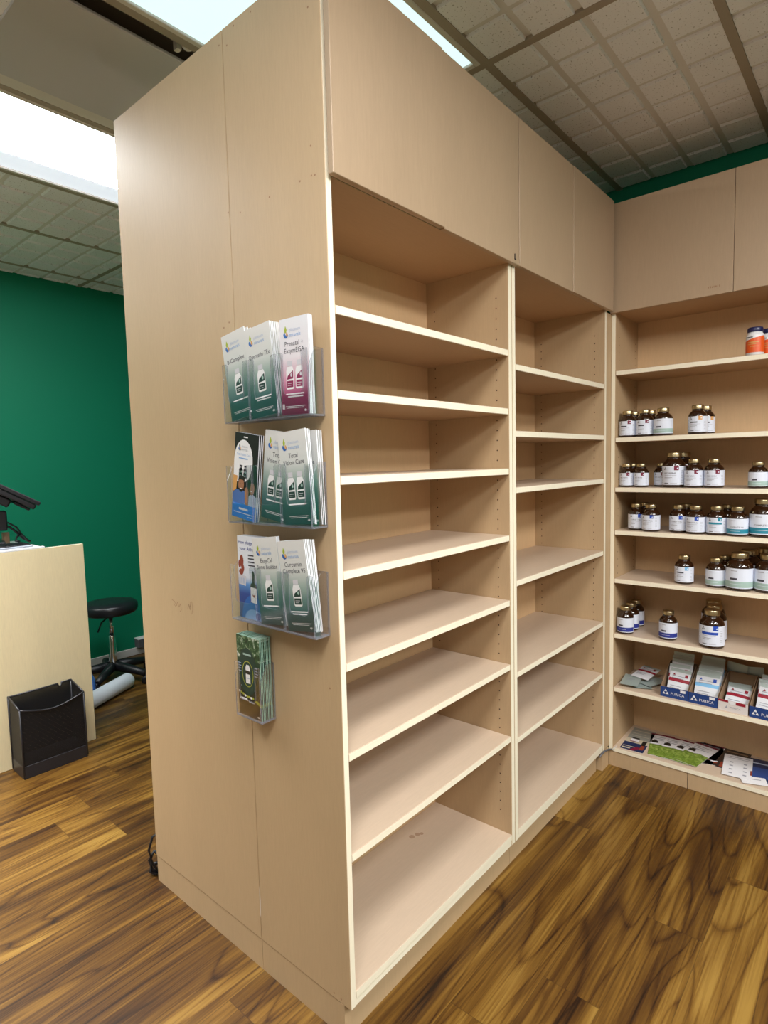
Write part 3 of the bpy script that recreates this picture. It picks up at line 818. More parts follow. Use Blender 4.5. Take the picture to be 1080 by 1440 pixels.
# ------------------------------------------------------------------ bottles on the stocked unit
LB = [M_LABEL, M_INK, M_INKG, M_MAROON, M_BLUEP, M_TEALP, M_SAGE, M_NAVYP, M_SKYP, M_AMBP]
_jar, _lid, _lab = {}, {}, {}
def jar_mesh(r, h):
    k = (r, h)
    if k not in _jar:
        mb = MB()
        mb.lathe([(r * .88, 0), (r * .97, .002), (r, .006), (r, h * .60), (r * .985, h * .635), (r * .93, h * .685), (r * .82, h * .735), (r * .70, h * .775), (r * .60, h * .805), (r * .575, h * .825), (r * .60, h * .835), (r * .60, h * .85), (r * .55, h * .855), (r * .55, h * .985)], 28)
        _jar[k] = mb.mesh('jar', [M_AMBER])
        lr = r * .635; mb = MB(); seg = 36
        mb.lathe([(lr, h * .862), (lr * 1.0, h * .875), (lr, h * .965), (lr * .97, h * .988), (lr * .90, h), (lr * .5, h * 1.0)], seg)
        _lid[k] = mb.mesh('lid', [M_BRASS])
    return _jar[k], _lid[k]
def label_mesh(r, h, kind, word, spread):
    k = (r, h, kind, word, spread)
    if k in _lab: return _lab[k]
    mb = MB(); z0, z1 = h * .075, h * .605; n = 26; R_ = r + .0005; half = spread * R_
    for i in range(n):
        xa, xb = -half + 2 * half * i / n, -half + 2 * half * (i + 1) / n
        mb.poly([(xa, 0, z0), (xb, 0, z0), (xb, 0, z1), (xa, 0, z1)], 0)
    H_ = z1 - z0; w = .80 * R_
    def strip(xa, xb, za, zb, mi, y=-.0003, n=10):
        for i in range(n):
            a, b = xa + (xb - xa) * i / n, xa + (xb - xa) * (i + 1) / n
            mb.poly([(a, y, za), (b, y, za), (b, y, zb), (a, y, zb)], mi)
    band = {'teal': 5, 'sage': 6, 'indigo': 7}.get(kind)
    if band:
        strip(-half * .62, half * .62, z0 + H_ * .05, z0 + H_ * .34, band, n=20)
        strip(-w * .7, -w * .1, z0 + H_ * .86, z0 + H_ * .89, 2)
        if word: mb.text(word, -w * .8, z0 + H_ * .42, H_ * .125, 1, y=-.0004, maxw=w * 1.6, align='l')
        else: strip(-w * .8, -w * .1, z0 + H_ * .42, z0 + H_ * .52, 1)
        strip(-w * .8, w * .4, z0 + H_ * .20, z0 + H_ * .215, 0, -.0005)
    else:
        mk = {'maroon': 3, 'blue': 4, 'tealmark': 5, 'sky': 8, 'amber': 9, 'bluebar': 4}[kind]
        # three-dot triangle mark
        for dx, dz in ((0, .055), (-.045, -.02), (.045, -.02)):
            c = (-w * .72 + dx * H_ * .9, z0 + H_ * .86 + dz * H_)
            mb.poly([(c[0] - H_ * .035, -.0004, c[1] - H_ * .03), (c[0] + H_ * .035, -.0004, c[1] - H_ * .03), (c[0], -.0004, c[1] + H_ * .045)], 1)
        strip(w * .28, w * .78, z0 + H_ * .78, z1 + H_ * .02, mk, -.0004, 5)
        a = w * .56; mb.poly([(a, -.0006, z0 + H_ * .90), (a + H_ * .06, -.0006, z0 + H_ * .93), (a + H_ * .075, -.0006, z0 + H_ * .86), (a + H_ * .02, -.0006, z0 + H_ * .84)], 0)
        if kind in ('tealmark', 'bluebar'): strip(-w * .9, w * .78, z0 + H_ * .57, z0 + H_ * .70, mk)
        elif word: mb.text(word, -w * .80, z0 + H_ * .585, H_ * .12, 1, y=-.0004, maxw=w * 1.5, align='l')
        else: strip(-w * .8, w * .15, z0 + H_ * .59, z0 + H_ * .67, 1)
        strip(-w * .8, w * .55, z0 + H_ * .50, z0 + H_ * .515, 2)
        strip(-w * .8, w * .10, z0 + H_ * .38, z0 + H_ * .405, 2); strip(-w * .8, -w * .12, z0 + H_ * .32, z0 + H_ * .345, 2)
        strip(-w * .8, -w * .3, z0 + H_ * .075, z0 + H_ * .11, 1); strip(-w * .1, w * .6, z0 + H_ * .085, z0 + H_ * .10, 2)
        # fine print column at the label's side
        for i in range(8): strip(w * 1.02, w * 1.35, z0 + H_ * (.12 + .09 * i), z0 + H_ * (.135 + .09 * i), 2, -.0003, 4)
        for i in range(8): strip(-w * 1.4, -w * 1.08, z0 + H_ * (.12 + .09 * i), z0 + H_ * (.135 + .09 * i), 2, -.0003, 4)
    mb.wrap(R_)
    _lab[k] = mb.mesh('label', LB)
    return _lab[k]
def bottle(x, y, z, r, h, kind, word, label, turn=0., spread=2.3, group=None):
    t = thing('supplement_bottle', label, 'bottle', (x, y, z), R(-90 + turn), group)
    j, l = jar_mesh(r, h)
    obj('jar', j, None, t); obj('lid', l, None, t); obj('label', label_mesh(r, h, kind, word, spread), None, t)
    return t
SZ = {i + 1: SHR[i] + .0004 for i in range(7)}
Sm, Md, Lg = (.0345, .114), (.0300, .100), (.0455, .146)
RR = 'RED REISHI'; TT = 'TURKEY TAIL'; C3 = 'COMPLETE 360'
# second shelf
bottle(1.7330, -0.0535, SZ[2], *Sm, 'maroon', None, 'brown bottle with maroon mark, leftmost on the second stocked shelf', 4)
bottle(1.8152, -0.0535, SZ[2], *Sm, 'maroon', None, 'brown bottle directly behind the leftmost one on the second stocked shelf')
bottle(1.7330, -0.1240, SZ[2], *Sm, 'maroon', None, 'brown bottle with maroon mark, second from left on the second stocked shelf', 6)
bottle(1.8118, -0.1239, SZ[2], *Sm, 'maroon', None, 'brown bottle directly behind the second from left on the second stocked shelf')
bottle(1.7330, -0.1975, SZ[2], .0375, .115, 'sage', None, 'brown bottle with sage green label band on the second stocked shelf', 8)
bottle(1.7380, -0.3264, SZ[2], .0350, .117, 'amber', None, 'brown bottle with small orange mark standing apart on the second stocked shelf', 4)
bottle(1.8180, -0.3375, SZ[2], .0350, .117, 'amber', None, 'brown bottle tucked behind the orange marked one on second stocked shelf', 30)
# third shelf
bottle(1.7415, -0.0490, SZ[3], *Md, 'maroon', RR, 'small Red Reishi bottle, leftmost on the third stocked shelf', 2)
bottle(1.8150, -0.0500, SZ[3], *Md, 'maroon', RR, 'small bottle directly behind the leftmost Red Reishi one on third stocked shelf')
bottle(1.7385, -0.1104, SZ[3], *Md, 'maroon', RR, 'small Red Reishi bottle, second from left on the third stocked shelf', 2)
bottle(1.7920, -0.1766, SZ[3], *Md, 'maroon', RR, 'small Red Reishi bottle half hidden by the large one on its right', 2)
bottle(1.7425, -0.2392, SZ[3], .0445, .1445, 'maroon', RR, 'large Red Reishi bottle on the third stocked shelf', 2)
bottle(1.8450, -0.2482, SZ[3], .0445, .1445, 'maroon', RR, 'large brown bottle standing behind the large Red Reishi one')
bottle(1.7272, -0.3187, SZ[3], .0350, .115, 'maroon', RR, 'Red Reishi bottle directly right of the large one', 2)
bottle(1.7323, -0.3910, SZ[3], .0360, .114, 'maroon', RR, 'Red Reishi bottle, second to the right of the large one', 6)
bottle(1.7240, -0.5423, SZ[3], .0325, .100, 'sage', None, 'small sage banded bottle at the right end of the third stocked shelf', 8)
bottle(1.7360, -0.6079, SZ[3], .0325, .100, 'maroon', None, 'small bottle cut off by the right picture edge on the third stocked shelf', 8)
# fourth shelf
bottle(1.7480, -0.0891, SZ[4], .0335, .114, 'blue', TT, 'Turkey Tail bottle, leftmost on the fourth stocked shelf', 14)
bottle(1.8300, -0.0991, SZ[4], .0335, .114, 'blue', TT, 'bottle peeking out behind the leftmost Turkey Tail pair')
bottle(1.7240, -0.1567, SZ[4], .0355, .114, 'blue', TT, 'Turkey Tail bottle, second from left on the fourth stocked shelf', -6)
bottle(1.7405, -0.2607, SZ[4], .0345, .113, 'blue', TT, 'Turkey Tail bottle, third from left on the fourth stocked shelf', 2)
bottle(1.8250, -0.2704, SZ[4], .0345, .113, 'blue', TT, 'bottle peeking out behind the middle Turkey Tail pair')
bottle(1.7213, -0.3307, SZ[4], .0365, .114, 'blue', TT, 'Turkey Tail bottle, fourth from left on the fourth stocked shelf', -8)
bottle(1.7249, -0.4051, SZ[4], .0365, .114, 'tealmark', None, 'brown bottle with teal name bar on the fourth stocked shelf', 4)
bottle(1.8120, -0.4280, SZ[4], .0350, .114, 'blue', None, 'dark bottle squeezed in behind the teal barred and teal banded bottles', 60)
bottle(1.7180, -0.4792, SZ[4], .0365, .114, 'teal', C3, 'small Complete 360 bottle with teal band on the fourth stocked shelf', 4)
bottle(1.7405, -0.5607, SZ[4], .0465, .145, 'teal', C3, 'large Complete 360 bottle with teal band on the fourth stocked shelf', 8)
# fifth shelf
bottle(1.7420, -0.2849, SZ[5], .0360, .118, 'sky', None, 'brown bottle with sky blue mark standing alone on the fifth stocked shelf', 4)
bottle(1.7367, -0.4035, SZ[5], .0360, .117, 'sage', None, 'smaller sage banded bottle, left of the large pair on the fifth stocked shelf', 4)
bottle(1.8253, -0.4191, SZ[5], .0360, .117, 'sage', None, 'bottle behind the smaller sage banded one on the fifth stocked shelf')
bottle(1.7290, -0.4881, SZ[5], .0475, .146, 'sage', None, 'large sage banded bottle, left one of the large pair', 4)
bottle(1.8327, -0.5041, SZ[5], .0475, .146, 'sage', None, 'large bottle right behind the left one of the large sage pair')
bottle(1.9170, -0.5511, SZ[5], .0475, .146, 'sage', None, 'rearmost large bottle on the fifth stocked shelf')
bottle(1.7434, -0.5835, SZ[5], .0475, .146, 'sage', None, 'large sage banded bottle, right one of the pair at the picture edge', -6)
# sixth shelf
bottle(1.7220, -0.0545, SZ[6], .0345, .120, 'indigo', None, 'indigo banded bottle at the left end of the sixth stocked shelf, front of three', 6)
bottle(1.7960, -0.0545, SZ[6], .0345, .120, 'indigo', None, 'indigo banded bottle, middle of the three at the left end', 6)
bottle(1.8680, -0.0545, SZ[6], .0345, .120, 'indigo', None, 'indigo banded bottle, rearmost of the three at the left end', 6)
bottle(1.7380, -0.2274, SZ[6], .0355, .122, 'indigo', None, 'indigo banded bottle standing alone on the sixth stocked shelf', 6)
bottle(1.7300, -0.3952, SZ[6], .0460, .152, 'bluebar', None, 'large bottle with blue name bar on the sixth stocked shelf, frontmost', 4)
bottle(1.8240, -0.3845, SZ[6], .0460, .152, 'bluebar', None, 'large bottle right behind the blue barred one on the sixth stocked shelf', 10)
bottle(1.9170, -0.3620, SZ[6], .0460, .152, 'bluebar', None, 'rearmost large bottle on the sixth stocked shelf', 10)
# orange ones on the top shelf
def orange_bottle(x, y, z, label, turn=0.):
    t = thing('supplement_bottle', label, 'bottle', (x, y, z), R(-90 + turn))
    r, h = .0300, .104
    obj('jar', MB().lathe([(r * .9, 0), (r, .003), (r, h * .70), (r * .93, h * .76), (r * .80, h * .80), (r * .78, h * .84)], 26), M_WHITEPL, t)
    obj('lid', MB().lathe([(r * .84, h * .835), (r * .86, h * .85), (r * .86, h * .96), (r * .80, h), (r * .4, h)], 30), M_NAVYPL, t)
    mb = MB(); n = 30; half = 2.9 * r
    for i in range(n):
        xa, xb = -half + 2 * half * i / n, -half + 2 * half * (i + 1) / n
        za = lambda q: h * (.60 + .06 * q / (r * .9)) if abs(q) < r * 1.5 else h * .62
        mb.poly([(xa, 0, h * .10), (xb, 0, h * .10), (xb, 0, za(xb)), (xa, 0, za(xa))], 0)
    def strip(xa, xb, za_, zb_, mi, y=-.0004, n=6):
        for i in range(n):
            a, b = xa + (xb - xa) * i / n, xa + (xb - xa) * (i + 1) / n
            mb.poly([(a, y, za_), (b, y, za_), (b, y, zb_), (a, y, zb_)], mi)
    strip(-r * .7, r * .6, h * .44, h * .48, 1); strip(-r * .7, r * .3, h * .38, h * .405, 1); strip(-r * .4, r * .6, h * .30, h * .32, 1); strip(-r * .9, -r * .1, h * .63, h * .66, 2)
    mb.wrap(r + .0005)
    obj('label', mb, [M_ORANGE, M_AMBP, M_INK], t)
    return t
orange_bottle(1.722, -.5210, SZ[1], 'white bottle with orange label and navy cap, on the top stocked shelf')
orange_bottle(1.790, -.5560, SZ[1], 'orange labelled bottle cut off by the right picture edge on top stocked shelf')

# ------------------------------------------------------------------ sachets and display cartons on the seventh shelf
def sachet_mesh(w, h, t, style):
    mb = MB(); bm = mb.bm; nx, ny = 8, 8
    def hgt(i, j):
        a = math.sin(PI * i / nx) * math.sin(PI * max(0, min(1, (j - .6) / (ny - 1.6))))
        return t * (max(0, a) ** .7)
    for side in (1, -1):
        g = [[bm.verts.new((-w / 2 + w * i / nx, -side * (hgt(i, j) * .5 + .0002), h * j / ny)) for j in range(ny + 1)] for i in range(nx + 1)]
        for i in range(nx):
            for j in range(ny):
                q = (g[i][j], g[i + 1][j], g[i + 1][j + 1], g[i][j + 1])
                f = bm.faces.new(q if side == 1 else tuple(reversed(q))); f.smooth = True
                f.material_index = 1 if (style != 'foil' and side == 1 and j < ny - 1 and not (style == 'red' and j == 4) and not (style == 'blue' and j == 4)) else (0 if style == 'foil' or side == -1 or j >= ny - 1 else {'red': 2, 'blue': 3}[style])
    y = -t * .5 - .0012
    if style != 'foil':
        for k, z in enumerate((.24, .32, .62, .70)): bar(mb, -w * .36, w * (.1 + .05 * k), h * z, h * .02, 5, y)
        shape(mb, [(-w * .34, h * .74), (-w * .22, h * .74), (-w * .28, h * .81)], 2 if style == 'red' else 4, y)
        shape(mb, [(w * .24, h * .70), (w * .38, h * .70), (w * .38, h * .82), (w * .24, h * .82)], 2 if style == 'red' else 4, y)
    else:
        bar(mb, -w * .3, w * .2, h * .5, h * .03, 5, y); bar(mb, -w * .3, w * .05, h * .42, h * .02, 5, y)
    return mb.mesh('sachet', [M_FOIL, M_SACHW, M_RED, M_SKYP, M_BLUEP, M_INKG])
s_red, s_blue, s_foil, s_white = sachet_mesh(.082, .115, .005, 'red'), sachet_mesh(.088, .118, .005, 'blue'), sachet_mesh(.075, .11, .006, 'foil'), sachet_mesh(.082, .11, .007, 'red')
def sachet(mesh, loc, rz, tip, label, roll=0., group=None):
    o = bpy.data.objects.new('sachet', mesh); COL.objects.link(o)
    o.matrix_world = Matrix.Translation(loc) @ Matrix.Rotation(R(rz), 4, 'Z') @ Matrix.Rotation(R(tip), 4, 'X') @ Matrix.Rotation(R(roll), 4, 'Y')
    return tag(o, label, 'sachet', group)
z7 = SZ[7]
# loose ones lying at the left: tip -90 lays the front face up
sachet(s_foil, (1.728, -.130, z7 + .0040), -68, -90, 'greenish foil sachet lying flattest, rightmost front of the loose pile')
sachet(s_foil, (1.762, -.120, z7 + .0105), -112, -88, 'foil sachet lying under the white one, rightmost rear of the loose pile', 3)
sachet(s_foil, (1.703, -.076, z7 + .0140), -89, -84, 'greenish foil sachet at the front left of the loose pile', -4)
sachet(s_white, (1.786, -.096, z7 + .0270), -100, -78, 'white sachet with red print on top of the loose pile', 4)

def carton(loc, rz, w, white, label):
    t = thing('display_carton', label, 'carton', loc, R(rz))
    d, hf, hb, th = .165, .044, .112, .0016
    mats = [M_CARTW if white else M_BOXBLUE, M_KRAFT, M_PAPER, M_RED, M_INKG if white else M_PRWHITE]
    mb = MB(); mb.box(-w / 2, w / 2, 0, th, 0, hf, mi=1, faces={'-y': 0, '-x': 0, '+x': 0})
    if not white:
        mb.text('PURICA', .013, .0135, .0155, 2, y=-.0004, sx=1.0)
        for dx, dz in ((0, .013), (-.0065, .0015), (.0065, .0015)):
            shape(mb, [(-.033 + dx - .006, .011 + dz), (-.033 + dx + .006, .011 + dz), (-.033 + dx, .011 + dz + .0105)], 4)
        bar(mb, .024, .044, .030, .011, 2, -.0005)
    else:
        bar(mb, -w / 2, -w * .16, hf - .008, .008, 3, -.0004); bar(mb, w * .10, w * .42, hf - .012, .012, 3, -.0004)
        shape(mb, [(-w * .16, hf), (w * .10, hf), (w * .05, hf - .014), (-w * .10, hf - .014)], 2, -.0005)
        mb.text('PURICA', .008, .014, .0110, 4, y=-.0004)
        shape(mb, [(-.028, .013), (-.017, .013), (-.0225, .023)], 4)
    obj('front_panel', mb, mats, t)
    for s in (-1, 1):
        xa = s * w / 2; xb = xa - s * th
        obj('side_panel', MB().prism([(th, 0), (d, 0), (d, hb), (d - .03, hb), (th, hf)], min(xa, xb), max(xa, xb), 'x', 1, 1).fixnormals(), mats, t)
    obj('back_panel', MB().box(-w / 2 + th, w / 2 - th, d - th, d, 0, hb, mi=1), mats, t)
    obj('base', MB().box(-w / 2 + th, w / 2 - th, th, d - th, 0, th, mi=1), mats, t)
    return t
def rot2(x, y, rz):
    a = R(rz); return (x * math.cos(a) - y * math.sin(a), x * math.sin(a) + y * math.cos(a))
def filled(cx, cy, rz, w, white, label, items, mesh, first, rest, grp):
    carton((cx, cy, z7), rz, w, white, label)
    for k, (dy, dz, tip, roll) in enumerate(items):
        ox, oy = rot2(0, dy, rz)
        sachet(mesh, (cx + ox, cy + oy, z7 + .003 + dz), rz, tip, first if k == 0 else rest, roll, None if k == 0 else grp)
filled(1.700, -.2640, -90, .107, False, 'blue display carton, leftmost of the row, holding red barred sachets',
       [(.028, .002, -34, 3), (.050, .014, -32, -2), (.076, .026, -29, 2), (.100, .034, -24, -1), (.126, .042, -15, 0)], s_red,
       'front red barred white sachet in the leftmost blue carton', 'sachet behind the front red barred one in leftmost carton', 'red barred sachets')
filled(1.697, -.3740, -92, .107, False, 'blue display carton, second of the row, packed with blue barred sachets',
       [(.028, .004, -33, -1), (.046, .013, -32, 1), (.065, .022, -30, -1), (.085, .030, -27, 0), (.107, .037, -22, 0), (.132, .042, -13, 0)], s_blue,
       'front blue barred white sachet in the second carton', 'sachet behind the front blue barred one in second carton', 'blue barred sachets')
filled(1.690, -.4830, -93, .104, True, 'white display carton with red top edge, nearly empty',
       [(.022, .004, -50, 2), (.048, .004, -50, -3)], s_white,
       'white sachet leaning at front inside the white carton', 'white sachet lying behind the front one inside the white carton', 'sachets in the white carton')
sachet(s_foil, (1.868, -.455, z7 + .036), -92, -3, 'pale foil sachet standing behind the white carton, left one', 6)
sachet(s_foil, (1.872, -.535, z7 + .030), -92, -5, 'pale foil sachet standing behind the white carton, right one', -8)
filled(1.684, -.5930, -93, .107, False, 'blue display carton cut off by the right picture edge',
       [(.030, .010, -30, 3), (.060, .018, -28, -2), (.095, .024, -22, 1)], s_red,
       'front sachet in the blue carton at the picture edge', 'sachet behind the front one in the carton at picture edge', 'sachets at the picture edge')

# ------------------------------------------------------------------ leaflets lying on the bottom shelf
def flat(name, w, h, loc, ang, prints, mats, label, cat='leaflet', group=None, curl=.0):
    """sheet lying on the shelf: local x across, local y along; ang = heading of local y in degrees"""
    mb = MB(); n = 6; bm = mb.bm
    def zc(t): return curl * math.sin(PI * t) + .0008
    g = [[bm.verts.new((-w / 2 + w * i, h * j / n, zc(j / n))) for j in range(n + 1)] for i in (0, 1)]
    for j in range(n):
        f = bm.faces.new((g[0][j], g[1][j], g[1][j + 1], g[0][j + 1])); f.material_index = 0
    g2 = [[bm.verts.new((-w / 2 + w * i, h * j / n, zc(j / n) - .0008)) for j in range(n + 1)] for i in (0, 1)]
    for j in range(n):
        f = bm.faces.new((g2[0][j + 1], g2[1][j + 1], g2[1][j], g2[0][j])); f.material_index = 1
        bm.faces.new((g2[0][j], g[0][j], g[0][j + 1], g2[0][j + 1])).material_index = 1
        bm.faces.new((g[1][j], g2[1][j], g2[1][j + 1], g[1][j + 1])).material_index = 1
    bm.faces.new((g2[0][0], g2[1][0], g[1][0], g[0][0])).material_index = 1
    bm.faces.new((g[0][n], g[1][n], g2[1][n], g2[0][n])).material_index = 1
    lvl = 0
    for pts, mi in prints:
        lvl += 1
        # cut into strips so prints follow the curl
        ys = [p[1] for p in pts]
        mb.poly([(x * w, y * h, zc(y) + .0003 + .00004 * lvl) for x, y in pts], mi)
    o = obj(name, mb, mats); o.location = loc; o.rotation_euler = (0, 0, R(ang - 90))
    return tag(o, label, cat, group)
def rect(x0, x1, y0, y1): return [(x0, y0), (x1, y0), (x1, y1), (x0, y1)]
zb = .0897
# grey / navy leaflet at the left
flat('leaflet', .098, .245, (1.692, -.094, zb), 3,
     [(rect(-.5, .5, .0, .33), 2), (rect(-.5, .5, .33, .50), 3), (rect(-.30, .05, .40, .50), 4), (rect(-.28, .03, .50, .56), 5), (rect(-.30, .05, .37, .40), 6), (rect(.22, .40, .28, .48), 5),
      ([(-.1, .02), (.1, .0), (.3, .16), (.1, .2)], 6), (rect(.26, .42, .10, .28), 7), (rect(-.4, .3, .86, .89), 3), (rect(-.4, .2, .74, .76), 3), (rect(-.4, .35, .64, .66), 3), (rect(-.45, -.1, .05, .09), 3), (rect(-.45, .05, .14, .16), 3)],
     [M_GREYLEAF, M_PAPER, M_NAVYLEAF, M_GREYLEAF if False else plain('leaflet_cream', (.52, .46, .34), .5), M_PRWHITE, M_PHBLACK, M_MAROON, M_PHBROWN],
     'grey and navy leaflet at the left end of the bottom shelf')
# four fanned lime green leaflets
LIME = [M_PRWHITE, M_PAPER, M_LETTUCE, M_MAROON, M_PHBLACK, M_INKG, M_LEAFG]
for k, (bx, by, a) in enumerate(((1.712, -.208, 12), (1.706, -.243, 4), (1.704, -.276, -4), (1.710, -.306, -11))):
    flat('leaflet', .098, .225, (bx, by, zb + .0012 * (3 - k) if False else zb + .0016 * k), a,
         [(rect(-.5, .5, 0, .50), 2), ([(-.5, .5), (-.2, .48), (.1, .54), (.5, .5), (.5, .47), (-.5, .47)], 2), (rect(-.5, .5, .94, 1.0), 3),
          (rect(-.46, -.14, .50, .57), 0), (rect(-.44, -.16, .57, .67), 4), (rect(-.38, -.22, .67, .70), 4), (rect(-.38, .3, .84, .86), 5), (rect(-.38, .1, .77, .79), 5), (rect(-.35, .3, .70, .72), 5), (rect(-.4, -.1, .1, .14), 6)], LIME,
         ['lime green leaflet, leftmost of the fan on the bottom shelf', 'lime green leaflet, second from left in the fan', 'lime green leaflet, third from left in the fan', 'lime green leaflet, rightmost of the fan on the bottom shelf'][k], group='lime green leaflets')
flat('leaflet', .098, .20, (1.772, -.348, zb + .0002), -6, [(rect(-.5, .5, .93, 1.), 2), (rect(-.4, .3, .85, .87), 3)], [M_PRWHITE, M_PAPER, M_MAROON, M_INKG], 'white leaflet with red top edge under the lime green fan')
# dark brown ones
BR = [M_BROWNLEAF, M_PAPER, M_PHBROWN, M_PRWHITE, plain('leaflet_tan', (.30, .20, .12), .5)]
flat('leaflet', .10, .205, (1.770, -.405, zb + .0002), 16, [(rect(.0, .35, .1, .2), 2), (rect(-.4, -.1, .2, .26), 4), (rect(-.1, .2, .16, .21), 3), (rect(-.4, .3, .7, .73), 4)], BR, 'dark brown leaflet with a reddish picture beside the white sheet')
flat('leaflet', .10, .20, (1.760, -.462, zb + .0018), 0, [(rect(-.4, .4, .85, .9), 4), (rect(-.4, .2, .05, .3), 2)], BR, 'dark brown leaflet lying under the white sheet')
# white sheet
pr = [(rect(-.3, .4, .90, .925), 2), (rect(-.42, .42, .83, .845), 2)]
for r_ in range(4):
    for c_ in (-.28, .2): pr.append((rect(c_, c_ + .12, .62 - r_ * .17, .67 - r_ * .17), 2))
pr.append((rect(.44, .5, .2, .42), 3))
flat('info_sheet', .104, .195, (1.714, -.4965, zb + .0040), 7, pr, [M_PAPER, M_PAPER, M_INKG, M_PHBROWN], 'white printed sheet lying on top of the dark leaflets', 'sheet')
flat('info_sheet', .090, .06, (1.700, -.565, zb + .0030), 20, [(rect(-.3, .3, .6, .7), 2)], [M_PAPER, M_PAPER, M_INKG], 'small white paper corner in front of the navy leaflet', 'sheet')
NV = [M_NAVYLEAF, M_PAPER, M_BLUELEAF, M_LOGOG, M_PHBLACK]
flat('leaflet', .099, .21, (1.730, -.580, zb + .0004), 6, [(rect(-.4, .42, .18, .62), 2), (rect(-.4, .4, .78, .83), 3), (rect(-.35, .2, .08, .1), 3)], NV, 'navy blue leaflet right of the white sheet')
flat('leaflet', .099, .21, (1.722, -.650, zb + .0022), 2, [(rect(-.4, .42, .3, .7), 4), (rect(-.4, .3, .8, .84), 3)], NV, 'navy blue leaflet at the picture edge on the bottom shelf')

# loose strip / cable at the inner corner
mb = MB(); mb.tube([(1.560, -.004, .083), (1.575, -.006, .0905), (1.600, -.008, .0945), (1.630, -.010, .0905), (1.655, -.012, .0850), (1.672, -.014, .0800)], [.0025, .0042, .0042, .0042, .004, .003], 8)
tag(obj('cable', mb, M_GREYCAB), 'dark grey cable end lying on the plinth at the inner corner', 'cable')
mb = MB(); mb.tube([(1.672, -.014, .0800), (1.676, -.024, .082), (1.684, -.030, .0915), (1.695, -.030, .0915)], .0016, 6)
tag(obj('cable', mb, M_BASEB), 'short white wire tip at the inner corner', 'cable')

# ------------------------------------------------------------------ left side: counter and things around it
CY = 2.146
t = thing('reception_counter', 'pale oak reception counter behind the end panel at left', 'counter', (-.45, CY, 0))
obj('front_panel', MB().box(-.85, .787, 0, .02, .002, 1.018, faces={'+z': 1, '+x': 1}, bev=.001), [M_DESK, M_EDGE], t)
obj('countertop', MB().box(-.85, .775, .0205, .46, .915, .940, bev=.002), M_DESK, t)
obj('side_panel', MB().box(-.85, -.83, .0205, .46, 0, .9145), M_DESK, t)
obj('side_panel', MB().box(.735, .755, .0205, .40, 0, .9145), M_DESK, t)
obj('shelf', MB().box(-.83, .735, .0205, .40, .50, .52), M_DESK, t)
# white board under the till
wb = MB(); wb.box(-.42, .155, CY + .0305, CY + .40, .9405, 1.026, bev=.003)
wb2 = thing('white_stand', 'white low stand on the counter carrying keyboard and till screen', 'stand', (0, 0, 0))
obj('board', wb, M_WHITEPL, wb2)
mb = MB(); mb.box(-.42, .160, CY + .0, CY + .03, 1.0185, 1.0265, bev=.001); obj('lip', mb, M_WHITEPL, wb2)
t = thing('keyboard', 'black topped silver keyboard on the white stand', 'keyboard', (-.08, CY + .098, 1.027))
obj('base', MB().box(-.28, .20, -.06, .065, 0, .008, bev=.002), M_SILVER, t)
mb = MB(); mb.box(-.27, .194, -.055, .06, .0082, .013, bev=.002)
for i in range(14):
    for j in range(4): mb.box(-.262 + i * .0325, -.235 + i * .0325, -.050 + j * .027, -.027 + j * .027, .0132, .0165)
obj('keys', mb, M_BLACKPL, t)
# till screen, tilted back
t = thing('till_monitor', 'black till screen tilted back on a stand above the counter', 'monitor', (.005, CY + .24, 1.027), R(-14))
Mt = Matrix.Translation((.0, 0, .300)) @ Matrix.Rotation(R(31), 4, 'Y')
mb = MB(); mb.box(-.26, .228, -.15, .15, .010, .030, M=Mt, bev=.004); obj('screen', mb, M_BLACKPL, t)
mb = MB(); mb.box(-.26, .218, -.145, .145, -.016, .009, M=Mt, bev=.006)
mb.box(-.18, .12, -.12, .12, -.058, -.017, M=Mt, bev=.008); mb.box(.13, .205, -.13, .13, -.030, -.017, M=Mt, bev=.006)
obj('rear_case', mb, M_BLACKPL, t)
mb = MB(); mb.box(-.09, .035, -.05, .05, .10, .300, bev=.008); mb.box(-.05, .072, -.04, .04, .075, .170, bev=.006); obj('neck', mb, M_BLACKPL, t)
mb = MB(); mb.box(-.16, .06, -.035, .14, .000, .020, bev=.006); mb.box(-.08, .02, -.030, .045, .020, .11, bev=.006); obj('foot', mb, M_DKMET, t)
mb = MB()
mb.tube([(.05, -.03, .115), (.075, -.03, .112), (.108, -.03, .088), (.125, -.03, .055), (.150, -.03, .020)], .0045, 8)
mb.tube([(.05, .0, .098), (.080, .0, .090), (.110, .0, .060), (.135, .0, .028), (.165, .0, .008)], .006, 8)
mb.tube([(.125, -.03, .055), (.105, -.04, .038), (.100, -.05, .022), (.118, -.05, .018)], .005, 8)
obj('cable', mb, M_BLACKPL, t)
tb = MB(); tb.box(.070, .098, CY + .275, CY + .30, 1.0275, 1.085, bev=.002)
tag(obj('small_block', tb, M_TAN), 'small tan block behind the till screen stand', 'block')

